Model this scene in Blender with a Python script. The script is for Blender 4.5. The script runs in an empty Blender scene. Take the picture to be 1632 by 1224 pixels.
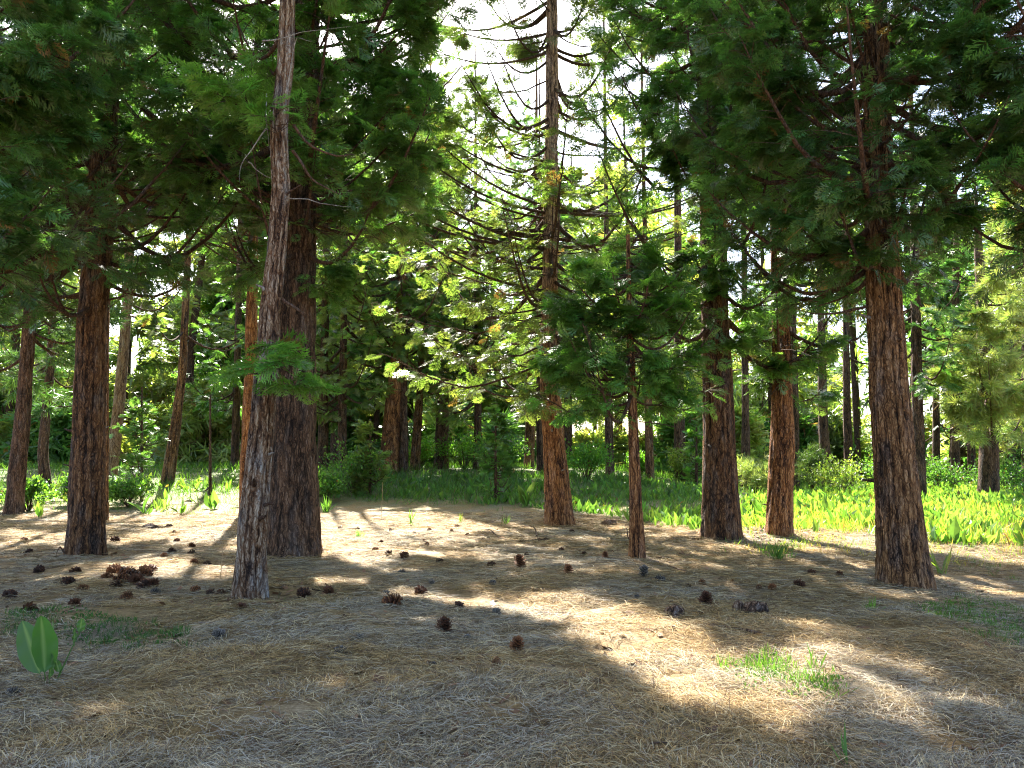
import bpy, math, random
import numpy as np
from mathutils import Vector, Matrix

# ------------------------------------------------------------------ camera, sky, sun, exposure
SC = bpy.context.scene
W0, H0, F = 1632.0, 1224.0, 1280.0
PITCH = math.radians(5.49)
CAMZ = 1.6
cam = bpy.data.cameras.new("camera"); camo = bpy.data.objects.new("camera", cam)
SC.collection.objects.link(camo); SC.camera = camo
cam.sensor_width = 36; cam.lens = F / W0 * 36; cam.clip_start = 0.05; cam.clip_end = 5000
camo.location = (0, 0, CAMZ); camo.rotation_euler = (math.pi/2 + PITCH, 0, 0)

SUN_EL, SUN_AZ = math.radians(47), math.radians(-15)      # azimuth measured from +Y, negative = left
wd = bpy.data.worlds.new("World"); SC.world = wd; wd.use_nodes = True
nt = wd.node_tree; bg = nt.nodes['Background']
sky = nt.nodes.new('ShaderNodeTexSky'); sky.sky_type = 'NISHITA'; sky.sun_disc = False
sky.sun_elevation = SUN_EL; sky.sun_rotation = SUN_AZ; sky.air_density = 1.0; sky.dust_density = 2.2; sky.ozone_density = 0.6
nt.links.new(sky.outputs[0], bg.inputs[0]); bg.inputs[1].default_value = 0.09
S = Vector((math.sin(SUN_AZ)*math.cos(SUN_EL), math.cos(SUN_AZ)*math.cos(SUN_EL), math.sin(SUN_EL)))
sl = bpy.data.lights.new("sun", 'SUN'); sl.energy = 5.0; sl.angle = math.radians(0.6); sl.color = (1, .95, .86)
so = bpy.data.objects.new("sun", sl); SC.collection.objects.link(so)
so.rotation_euler = S.to_track_quat('Z', 'Y').to_euler()
SC.view_settings.view_transform = 'Standard'; SC.view_settings.look = 'None'
SC.view_settings.exposure = 2.6; SC.view_settings.gamma = 1
SC.cycles.filter_width = 1.15; SC.cycles.denoising_prefilter = 'NONE'
SC.cycles.max_bounces = 6; SC.cycles.diffuse_bounces = 3; SC.cycles.glossy_bounces = 1
SC.cycles.transmission_bounces = 3; SC.cycles.transparent_max_bounces = 4
SC.cycles.caustics_reflective = False; SC.cycles.caustics_refractive = False
SC.cycles.sample_clamp_indirect = 6.0

RNG = np.random.default_rng(7)
R = math.radians

# ------------------------------------------------------------------ noise
_P = np.random.default_rng(3).permutation(4096).astype(np.int64)
_V = np.random.default_rng(4).random(4096)
def _h(i, j, k): return _V[_P[(_P[(_P[i & 4095] + j) & 4095] + k) & 4095]]
def noise3(x, y, z):
    x, y, z = np.broadcast_arrays(np.asarray(x, float), np.asarray(y, float), np.asarray(z, float))
    xi, yi, zi = np.floor(x).astype(np.int64), np.floor(y).astype(np.int64), np.floor(z).astype(np.int64)
    fx, fy, fz = x-xi, y-yi, z-zi
    fx, fy, fz = [t*t*(3-2*t) for t in (fx, fy, fz)]
    r = 0
    for a in (0, 1):
        for b in (0, 1):
            for c in (0, 1):
                r = r + _h(xi+a, yi+b, zi+c) * (fx if a else 1-fx) * (fy if b else 1-fy) * (fz if c else 1-fz)
    return r
def noise2(x, y): return noise3(x, y, 0.0)
def sstep(a, b, x):
    t = np.clip((np.asarray(x, float)-a)/(b-a), 0, 1); return t*t*(3-2*t)

# ------------------------------------------------------------------ ground height and pixel helpers
def gh(x, y):
    x = np.asarray(x, float); y = np.asarray(y, float)
    h = 1.25*sstep(22, 40, y)*(1-sstep(3, 13, x)*0.85)
    h = h - 0.30*sstep(3.6, 8.5, x)*(1-sstep(11, 19, y))
    h = h - 7.0*sstep(50, 120, y) - 2.0*sstep(30, 80, np.abs(x))
    fine = np.exp(-np.maximum(y-4, 0)/25)
    h = h + fine*(0.17*(noise2(x*.55+7, y*.55)-.5) + 0.11*(noise2(x*1.7+3, y*1.7)-.5) + 0.06*(noise2(x*4.2, y*4.2+9)-.5))
    return h
MOUNDS = []
_gh0 = gh
def gh(x, y):                                        # needles and root swell bank up round the big trunks
    h = _gh0(x, y); x = np.asarray(x, float); y = np.asarray(y, float)
    for mx_, my_, mr_, mh_ in MOUNDS: h = h + mh_*(.55+.9*noise2(x*3.3+mx_*9, y*3.3))*np.exp(-((x-mx_)**2+(y-my_)**2)/mr_**2)
    return h
cP, sP = math.cos(PITCH), math.sin(PITCH)
def pdir(px, py):
    a, b = (px-W0/2)/F, (H0/2-py)/F
    return np.array([a, cP - b*sP, sP + b*cP])
def at(px, py, d):                                   # the point seen at a pixel, d metres away
    v = pdir(px, py); return np.array([0, 0, CAMZ]) + v*(d/v[1])
def hit(px, py):
    v = pdir(px, py); t = 1.5; st = 0.05
    while t < 200:
        p = np.array([0, 0, CAMZ]) + v*t
        if p[2] < gh(p[0], p[1]): return np.array([p[0], p[1], float(gh(p[0], p[1]))])
        t += st; st *= 1.004
    return p
def proj(P):                                         # world -> photo pixels
    P = np.asarray(P, float); x, y, z = P[..., 0], P[..., 1], P[..., 2]-CAMZ
    f = y*cP + z*sP; u = -y*sP + z*cP
    f = np.where(f < .1, .1, f)
    return W0/2 + F*x/f, H0/2 - F*u/f

MOUNDS += [(*hit(px_, py_)[:2], r_, h_) for px_, py_, r_, h_ in ((137,884,.55,.10),(472,886,.75,.13),(400,953,.42,.09),(893,836,.7,.13),(1016,889,.3,.06),(1151,857,.7,.12),(1241,850,.55,.10),(1443,932,.68,.12))]
# patches of ground kept sunlit by removing foliage sunward of them, as polygons on the ground (metres)
LIT_PX = [
 [(500,820),(600,816),(740,820),(860,844),(940,866),(1010,874),(1130,900),(1120,922),(920,910),(800,898),(690,885),(560,882),(505,868)],
 [(1165,875),(1180,790),(1632,770),(1632,905),(1500,885),(1380,905),(1300,885),(1180,885)],
 [(815,970),(1010,960),(1120,985),(1150,1012),(1250,1068),(1350,1140),(1410,1224),(1200,1224),(1085,1140),(975,1068)],
 [(1110,912),(1260,940),(1450,1035),(1632,1120),(1632,1172),(1440,1082),(1240,992),(1120,955)],
 [(1230,1040),(1400,1090),(1632,1190),(1632,1224),(1560,1224),(1330,1120)],
 [(1060,868),(1380,900),(1390,912),(1200,908),(1060,890)],
 [(1490,905),(1632,935),(1632,975),(1510,925)],
 [(70,1155),(160,1100),(280,1135),(350,1224),(130,1224)],
 [(0,1040),(60,1045),(65,1085),(0,1095)],
 [(0,838),(110,855),(100,872),(0,868)], [(235,835),(375,828),(372,865),(250,858)], [(170,905),(250,880),(370,905),(365,925),(200,922)],
 [(590,945),(660,950),(650,970),(590,962)], [(440,930),(545,935),(520,945),(440,945)], [(640,965),(800,950),(960,965),(820,985)],
 [(230,775),(380,775),(380,815),(230,815)],
]
LIT = [np.array([hit(*p)[:2] for p in poly]) for poly in LIT_PX]
LIT.append(np.array([(-9., 39), (9, 39), (9, 47), (-9, 47)]))   # a strip of sunny brush behind the clearing
LIT.append(np.array([(-24., 28), (-13, 27), (-13, 33), (-24, 34)]))
def in_lit(gx, gy):
    jx = gx + 0.36*(noise2(gx*2.1, gy*2.1+40)-.5); jy = gy + 0.36*(noise2(gx*2.1+77, gy*2.1)-.5)
    res = np.zeros(gx.shape, bool)
    for poly in LIT:
        lo, hi = poly.min(0), poly.max(0); bb = np.nonzero((jx > lo[0]) & (jx < hi[0]) & (jy > lo[1]) & (jy < hi[1]))[0]
        if not len(bb): continue
        c = np.zeros(len(bb), bool); n = len(poly); jxx, jyy = jx[bb], jy[bb]
        for i in range(n):
            (xa, ya), (xb, yb) = poly[i], poly[(i+1) % n]
            if abs(yb-ya) < 1e-9: continue
            m = (ya > jyy) != (yb > jyy)
            c ^= m & (jxx < (xb-xa)*(jyy-ya)/(yb-ya)+xa)
        res[bb] |= c
    return res
def shades_lit(P):                                   # would a twig here shade one of those patches?
    g = np.zeros(len(P)); sx, sy, sz = S
    gx, gy = P[:, 0], P[:, 1]; z = P[:, 2]
    for _ in range(2):
        t = (z-g)/sz; gx = P[:, 0]-sx*t; gy = P[:, 1]-sy*t; g = 1.25*sstep(22, 40, gy)*(1-sstep(3, 13, gx)*0.85)
    res = in_lit(gx, gy); Sv = np.array(S)
    nz = .75+.5*noise3(P[:, 0], P[:, 1], P[:, 2])
    for c, r in SUNNY:                               # openings cut in the foliage to light chosen boughs
        d = P-c; t = d@Sv; off2 = (d*d).sum(1)-t*t
        res |= (t > r) & (off2 < (r*nz)**2)
    return res
SUNNY = [(at(740, 480, 20), 3.2), (at(660, 260, 21), 2.2), (at(560, 520, 22), 2.0), (at(1560, 545, 30), 3.3), (at(700, 430, 20), 3.0), (at(620, 480, 20), 2.2), (at(760, 300, 20.5), 1.8), (at(260, 610, 29), 3.0), (at(60, 650, 31), 2.2), (at(620, 330, 20), 1.6), (at(1330, 640, 30), 2.2), (at(1120, 480, 16), 1.2), (at(960, 180, 21), 1.8)]

# ------------------------------------------------------------------ mesh helpers
def mesh(name, V, Fc, mats, col=None, smooth=False):
    V = np.asarray(V, np.float32).reshape(-1, 3)
    if not isinstance(Fc, list): Fc = [np.asarray(Fc)]
    me = bpy.data.meshes.new(name)
    me.vertices.add(len(V)); me.vertices.foreach_set('co', V.ravel())
    idx = np.concatenate([f.ravel() for f in Fc]).astype(np.int32)
    tot = np.concatenate([np.full(len(f), f.shape[1]) for f in Fc]).astype(np.int32)
    st = np.concatenate([[0], np.cumsum(tot)[:-1]]).astype(np.int32)
    me.loops.add(len(idx)); me.loops.foreach_set('vertex_index', idx)
    me.polygons.add(len(tot)); me.polygons.foreach_set('loop_start', st); me.polygons.foreach_set('loop_total', tot)
    if smooth: me.polygons.foreach_set('use_smooth', np.ones(len(tot), bool))
    me.update(calc_edges=True)
    if col is not None:
        col = np.asarray(col, np.float32)
        if col.shape[1] == 3: col = np.concatenate([col, np.ones((len(col), 1), np.float32)], 1)
        a = me.attributes.new('col', 'FLOAT_COLOR', 'POINT'); a.data.foreach_set('color', col.ravel())
    for m in (mats if isinstance(mats, list) else [mats]): me.materials.append(m)
    return me
def link(name, me, parent=None, loc=(0, 0, 0)):
    o = bpy.data.objects.new(name, me); SC.collection.objects.link(o); o.location = loc
    if parent: o.parent = parent
    return o
def tag(o, label=None, cat=None, group=None, kind=None):
    if label: o['label'] = label
    if cat: o['category'] = cat
    if group: o['group'] = group
    if kind: o['kind'] = kind
    return o
def norm(a): return a/np.maximum(np.linalg.norm(a, axis=-1, keepdims=True), 1e-9)

def tubes(P, Rd, sides=5):                           # P (M,K,3), Rd (M,K) -> V, F quads
    P = np.asarray(P, float); Rd = np.asarray(Rd, float); M, K, _ = P.shape
    T = norm(np.gradient(P, axis=1)); ref = np.zeros_like(T); ref[..., 2] = 1
    steep = np.abs(T[:, :1, 2]) > .85
    ref = np.where(np.broadcast_to(steep[..., None], T.shape), np.array([1., 0, 0]), ref)
    U = norm(np.cross(T, ref)); Wv = np.cross(T, U)
    a = np.arange(sides)/sides*2*np.pi
    V = P[:, :, None] + Rd[:, :, None, None]*(np.cos(a)[:, None]*U[:, :, None] + np.sin(a)[:, None]*Wv[:, :, None])
    base = np.arange(M)[:, None, None]*K*sides + np.arange(K-1)[None, :, None]*sides
    i = np.arange(sides)[None, None]; j = (i+1) % sides
    Fq = np.stack([base+i, base+j, base+j+sides, base+i+sides], -1).reshape(-1, 4)
    return V.reshape(-1, 3), Fq

# foliage templates: unit length along +X, width along Y, normal Z (triangles)
def tmpl_cedar(pairs, sub, w, seed):
    r = np.random.default_rng(seed); T = []
    def leafy(p, d, n, L, wd):
        s = np.cross(n, d); m = p + d*L*.42
        T.append((p, m+s*wd, p+d*L)); T.append((p, p+d*L, m-s*wd))
    def tri(p, d, n, L, wd):
        s = np.cross(n, d); T.append((p-s*wd, p+s*wd, p+d*L))
    f = leafy if sub else tri
    Z = np.array([0, 0, 1.])
    for i in range(pairs):
        s = .06+.82*i/(pairs-1)
        for sg in (-1, 1):
            a = sg*R(32+18*r.random()); L = (.50*(1-s)**.8+.17)*(.85+.3*r.random())
            p = np.array([s, 0, -.10*s*s]); d = norm(np.array([math.cos(a), math.sin(a), .25*(r.random()-.6)]))
            n = norm(Z + .5*(r.random(3)-.5)); n = norm(n - d*np.dot(n, d))
            f(p, d, n, L, w)
            if sub and s < .75:
                for q, b in ((.35, .55), (.6, -.5), (.7, .4)):
                    c, sn = math.cos(b*sg), math.sin(b*sg)
                    d2 = norm(np.array([d[0]*c-d[1]*sn, d[0]*sn+d[1]*c, d[2]-.15]))
                    tri(p+d*L*q, d2, norm(n - d2*np.dot(n, d2)), L*.5, w*.8)
    tri(np.array([.8, 0, -.06]), np.array([1., 0, -.1]), Z, .3, w*1.2)
    return np.array(T)
def tmpl_pine(n, w, seed):
    r = np.random.default_rng(seed); T = []
    for i in range(n):
        th = r.random()*2*np.pi; el = .15+1.15*r.random()**.8
        d = norm(np.array([math.cos(el), math.sin(el)*math.cos(th), math.sin(el)*math.sin(th)-.1]))
        s = norm(np.cross(d, r.random(3)-.5)); p = np.array([.35*r.random(), 0, 0]); L = .65+.35*r.random()
        T.append((p-s*w, p+s*w, p+d*L))
    return np.array(T)
TM = {
 'cedar0': [tmpl_cedar(6, True, .034, s) for s in (1, 2, 3, 4)],
 'cedar1': [tmpl_cedar(8, False, .046, s) for s in (5, 6, 7)],
 'cedar2': [tmpl_cedar(3, False, .12, s) for s in (8, 9)],
 'pine0': [tmpl_pine(34, .014, s) for s in (1, 2, 3)],
 'pine1': [tmpl_pine(16, .03, s) for s in (4, 5)],
 'pine2': [tmpl_pine(7, .07, s) for s in (6, 7)],
}
def sprays(kind, P, X, N, Sc, C):                    # instances -> V, F, col
    X = norm(X); N = norm(N - X*np.sum(N*X, -1, keepdims=True)); Y = np.cross(N, X)
    M = np.stack([X, Y, N], 1)*Sc[:, None, None]     # rows
    Vs, Cs = [], []; ts = TM[kind]; sel = np.random.default_rng(len(P)).integers(0, len(ts), len(P))
    for q, t in enumerate(ts):
        m = sel == q
        if not m.any(): continue
        tv = t.reshape(-1, 3)
        V = np.einsum('vk,mkj->mvj', tv, M[m]) + P[m][:, None]
        # the outer tips of each spray are a little yellower than the older base
        g = np.clip(tv[:, 0], 0, 1)[None, :, None]
        c = C[m][:, None]*(1+g*np.array([.30, .18, .0])) 
        Vs.append(V.reshape(-1, 3)); Cs.append(c.reshape(-1, 3))
    V = np.concatenate(Vs); C = np.concatenate(Cs)
    return V, np.arange(len(V)).reshape(-1, 3), C

# ------------------------------------------------------------------ materials
def mat(name):
    m = bpy.data.materials.new(name); m.use_nodes = True; n = m.node_tree.nodes; n.clear()
    return m, n, m.node_tree.links, n.new('ShaderNodeOutputMaterial')
def ramp(n, pts):
    r = n.new('ShaderNodeValToRGB'); e = r.color_ramp.elements
    while len(e) < len(pts): e.new(.5)
    for q, (p, c) in zip(e, pts): q.position = p; q.color = (*c, 1)
    return r
def leaf_mat(name, trans=.42, rough=.38, spec=.5, tt=(1.25, 1.35, .55)):
    m, n, l, out = mat(name)
    a = n.new('ShaderNodeAttribute'); a.attribute_name = 'col'
    pb = n.new('ShaderNodeBsdfPrincipled'); pb.inputs['Roughness'].default_value = rough
    pb.inputs['Specular IOR Level'].default_value = spec
    tr = n.new('ShaderNodeBsdfTranslucent'); mx = n.new('ShaderNodeMixShader'); mx.inputs[0].default_value = trans
    mu = n.new('ShaderNodeMix'); mu.data_type = 'RGBA'; mu.blend_type = 'MULTIPLY'; mu.inputs[0].default_value = 1
    mu.inputs[7].default_value = (*tt, 1)
    l.new(a.outputs[0], pb.inputs[0]); l.new(a.outputs[0], mu.inputs[6]); l.new(mu.outputs[2], tr.inputs[0])
    l.new(pb.outputs[0], mx.inputs[1]); l.new(tr.outputs[0], mx.inputs[2]); l.new(mx.outputs[0], out.inputs[0])
    return m
M_CEDAR = leaf_mat('cedar_foliage', .52, .32, .8)
M_PINE = leaf_mat('pine_needles', .35, .35, .6)
M_BROAD = leaf_mat('broad_leaf', .58, .40, .45, (1.35, 1.45, .4))
M_STRAW = leaf_mat('dry_needles', .15, .65, .2, (1, 1, 1))
M_CONE = leaf_mat('pine_cone_scales', .0, .6, .25, (1, 1, 1))

def bark_mat(name, deep, mid, ridge, pale, grey=.35, bump=.6, tan_above=None):
    m, n, l, out = mat(name)
    tc = n.new('ShaderNodeTexCoord'); at_ = n.new('ShaderNodeAttribute'); at_.attribute_name = 'col'
    def nz(scale, zs, det=5, rough=.6):
        mp = n.new('ShaderNodeMapping'); mp.inputs['Scale'].default_value = (1, 1, zs)
        q = n.new('ShaderNodeTexNoise'); q.inputs['Scale'].default_value = scale; q.inputs['Detail'].default_value = det
        q.inputs['Roughness'].default_value = rough
        l.new(tc.outputs['Object'], mp.inputs[0]); l.new(mp.outputs[0], q.inputs['Vector']); return q
    n1 = nz(48, .09, 6, .7); n2 = nz(6, .35, 4); n3 = nz(150, .12, 3)
    def vor(scale, zs):
        mp = n.new('ShaderNodeMapping'); mp.inputs['Scale'].default_value = (1, 1, zs); nn = n.new('ShaderNodeTexNoise'); nn.inputs['Scale'].default_value = 9
        nn.inputs['Detail'].default_value = 4; l.new(tc.outputs['Object'], nn.inputs['Vector'])
        ml = n.new('ShaderNodeVectorMath'); ml.operation = 'MULTIPLY_ADD'; ml.inputs[1].default_value = (.10, .10, .10)
        l.new(nn.outputs['Color'], ml.inputs[0]); l.new(tc.outputs['Object'], ml.inputs[2]); l.new(ml.outputs[0], mp.inputs[0])
        v = n.new('ShaderNodeTexVoronoi'); v.feature = 'DISTANCE_TO_EDGE'; v.inputs['Scale'].default_value = scale; l.new(mp.outputs[0], v.inputs['Vector'])
        r = n.new('ShaderNodeMapRange'); r.inputs[1].default_value = .0; r.inputs[2].default_value = .16; l.new(v.outputs['Distance'], r.inputs[0]); return r
    v1 = vor(17, .13); v2 = vor(40, .16)
    vm = n.new('ShaderNodeMath'); vm.operation = 'MULTIPLY'; vq = n.new('ShaderNodeMath'); vq.operation = 'MULTIPLY_ADD'; vq.inputs[1].default_value = .55; vq.inputs[2].default_value = .45
    l.new(v2.outputs[0], vq.inputs[0]); l.new(v1.outputs[0], vm.inputs[0]); l.new(vq.outputs[0], vm.inputs[1])
    sp = n.new('ShaderNodeSeparateColor'); l.new(at_.outputs[0], sp.inputs[0])
    ma = n.new('ShaderNodeMath'); ma.operation = 'MULTIPLY_ADD'; ma.inputs[1].default_value = .42
    m2 = n.new('ShaderNodeMath'); m2.operation = 'MULTIPLY'; m2.inputs[1].default_value = .62
    l.new(n1.outputs[0], m2.inputs[0]); l.new(sp.outputs[0], ma.inputs[0]); l.new(m2.outputs[0], ma.inputs[2])
    m3 = n.new('ShaderNodeMath'); m3.operation = 'MULTIPLY_ADD'; m3.inputs[1].default_value = .34; l.new(vm.outputs[0], m3.inputs[0])
    m4 = n.new('ShaderNodeMath'); m4.operation = 'SUBTRACT'; m4.inputs[1].default_value = .24; l.new(ma.outputs[0], m4.inputs[0]); l.new(m4.outputs[0], m3.inputs[2]); ma = m3
    rp = ramp(n, [(.22, deep), (.42, mid), (.66, ridge), (.92, pale)]); l.new(ma.outputs[0], rp.inputs[0])
    mx = n.new('ShaderNodeMix'); mx.data_type = 'RGBA'
    mr = n.new('ShaderNodeMapRange'); mr.inputs[1].default_value = .48; mr.inputs[2].default_value = .68
    mr.inputs[4].default_value = grey
    l.new(n2.outputs[0], mr.inputs[0]); l.new(mr.outputs[0], mx.inputs[0]); l.new(rp.outputs[0], mx.inputs[6])
    gm = n.new('ShaderNodeMix'); gm.data_type = 'RGBA'; gm.blend_type = 'MULTIPLY'; gm.inputs[0].default_value = 1
    gm.inputs[7].default_value = (.8, .9, 1.05, 1)
    hs = n.new('ShaderNodeHueSaturation'); hs.inputs['Saturation'].default_value = .35; hs.inputs['Value'].default_value = .75
    l.new(rp.outputs[0], hs.inputs['Color']); l.new(hs.outputs[0], gm.inputs[6]); l.new(gm.outputs[2], mx.inputs[7])
    pb = n.new('ShaderNodeBsdfPrincipled'); pb.inputs['Roughness'].default_value = .85
    pb.inputs['Specular IOR Level'].default_value = .25
    bp = n.new('ShaderNodeBump'); bp.inputs['Strength'].default_value = bump; bp.inputs['Distance'].default_value = .04
    ad = n.new('ShaderNodeMath'); ad.operation = 'MULTIPLY_ADD'; ad.inputs[1].default_value = .4
    l.new(n3.outputs[0], ad.inputs[0]); l.new(n1.outputs[0], ad.inputs[2]); a5 = n.new('ShaderNodeMath'); a5.operation = 'MULTIPLY_ADD'; a5.inputs[1].default_value = 1.2; l.new(vm.outputs[0], a5.inputs[0]); l.new(ad.outputs[0], a5.inputs[2]); l.new(a5.outputs[0], bp.inputs['Height'])
    if tan_above:                                    # bark paler and less saturated towards the top
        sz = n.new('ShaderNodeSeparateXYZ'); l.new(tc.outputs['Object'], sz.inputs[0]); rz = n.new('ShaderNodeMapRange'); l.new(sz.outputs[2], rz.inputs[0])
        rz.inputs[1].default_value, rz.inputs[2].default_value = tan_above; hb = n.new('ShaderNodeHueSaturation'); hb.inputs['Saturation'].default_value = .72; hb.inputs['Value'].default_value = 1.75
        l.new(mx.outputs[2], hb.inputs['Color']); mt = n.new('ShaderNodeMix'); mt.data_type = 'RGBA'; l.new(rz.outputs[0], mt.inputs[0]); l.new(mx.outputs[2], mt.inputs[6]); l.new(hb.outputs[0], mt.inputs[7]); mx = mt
    l.new(mx.outputs[2], pb.inputs[0]); l.new(bp.outputs[0], pb.inputs['Normal']); l.new(pb.outputs[0], out.inputs[0])
    return m
B_RED = bark_mat('red_cedar_bark', (.022, .011, .006), (.15, .070, .030), (.40, .21, .092), (.55, .36, .20), .5, .9)
B_ORANGE = bark_mat('orange_cedar_bark', (.03, .012, .006), (.20, .08, .029), (.50, .235, .09), (.64, .40, .22), .3, .9)
B_DARK = bark_mat('dark_pine_bark', (.016, .009, .006), (.085, .046, .027), (.22, .125, .075), (.36, .25, .18), .55, .9)
B_GREY = bark_mat('weathered_grey_bark', (.028, .014, .009), (.19, .10, .055), (.42, .31, .22), (.62, .56, .50), .8, .9)
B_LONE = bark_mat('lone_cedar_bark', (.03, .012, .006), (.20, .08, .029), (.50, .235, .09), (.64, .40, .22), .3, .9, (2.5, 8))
B_BROWN = bark_mat('dull_brown_bark', (.016, .009, .006), (.11, .052, .026), (.28, .145, .068), (.42, .28, .17), .7, .9)
B_TAN = bark_mat('tan_upper_bark', (.06, .03, .02), (.19, .11, .06), (.36, .24, .15), (.48, .36, .26), .4)
B_LIMB = bark_mat('limb_bark', (.03, .015, .01), (.08, .042, .026), (.15, .085, .055), (.22, .155, .115), .6)
B_DEAD = bark_mat('dead_twig', (.12, .10, .09), (.26, .23, .21), (.40, .37, .34), (.5, .48, .45), .3)

# ------------------------------------------------------------------ trees
GREENS = {
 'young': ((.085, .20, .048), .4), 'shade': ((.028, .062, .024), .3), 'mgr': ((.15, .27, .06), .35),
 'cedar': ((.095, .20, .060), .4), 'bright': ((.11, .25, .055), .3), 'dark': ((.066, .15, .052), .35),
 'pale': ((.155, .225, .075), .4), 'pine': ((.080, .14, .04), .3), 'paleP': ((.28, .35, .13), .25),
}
def colours(rng, n, key, gold=.015):
    b, v = GREENS[key]
    c = np.array(b)*(1+v*(rng.random((n, 1))*2-1))*(1+.15*(rng.random((n, 3))*2-1))
    m = rng.random(n) < gold
    c[m] = np.array((.20, .125, .06))*(.6+.6*rng.random((m.sum(), 1)))
    return c

# boughs added to cast shade over the clearing, set between the sun and every shaded patch, each hung on the nearest tree
SHADE_BOUGHS = {}
def plan_shade_boughs(trees):
    rng = np.random.default_rng(77); Sv = np.array(S)
    gx, gy = np.meshgrid(np.arange(-7.5, 9, .62), np.arange(2.6, 14.5, .62)); gx = gx.ravel()+rng.normal(0, .15, gx.size); gy = gy.ravel()+rng.normal(0, .15, gy.size)
    G = np.stack([gx, gy, gh(gx, gy)], -1); G = G[~in_lit(gx, gy)]
    for g in G:
        best = None
        for z in rng.uniform(6.5, 19, 9):
            p = g+Sv*(z-g[2])/Sv[2]; px, py = proj(p)
            if 725 < px < 1060 and py > -70: continue
            if py > 340 or shades_lit(p[None])[0]: continue
            for k, (tx, ty, Rm, H) in trees.items():
                r = math.hypot(p[0]-tx, p[1]-ty)
                if z < H-2 and r > .8:
                    c = r/Rm+.04*z
                    if c < 2.15 and (best is None or c < best[0]): best = (c, k, p)
        if best: SHADE_BOUGHS.setdefault(best[1], []).append(best[2])
    print('boughs', {k: len(v) for k, v in SHADE_BOUGHS.items()}, 'of', len(G))
def at_hit(px, py): p = hit(px, py); return p[0], p[1]
plan_shade_boughs({11: (*at_hit(137, 884), 3.7, 24), 13: (*at_hit(472, 886), 4.3, 27), 14: (*at_hit(893, 836), 4.4, 21), 16: (*at_hit(1151, 857), 4.0, 25), 17: (*at_hit(1241, 850), 3.4, 22),
             46: (*at_hit(393, 826), 3.8, 22), 18: (*at_hit(1443, 932), 3.8, 26), 19: (*at_hit(-190, 960), 3.8, 22), 20: (*at_hit(1835, 1000), 3.8, 24)})

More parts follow.
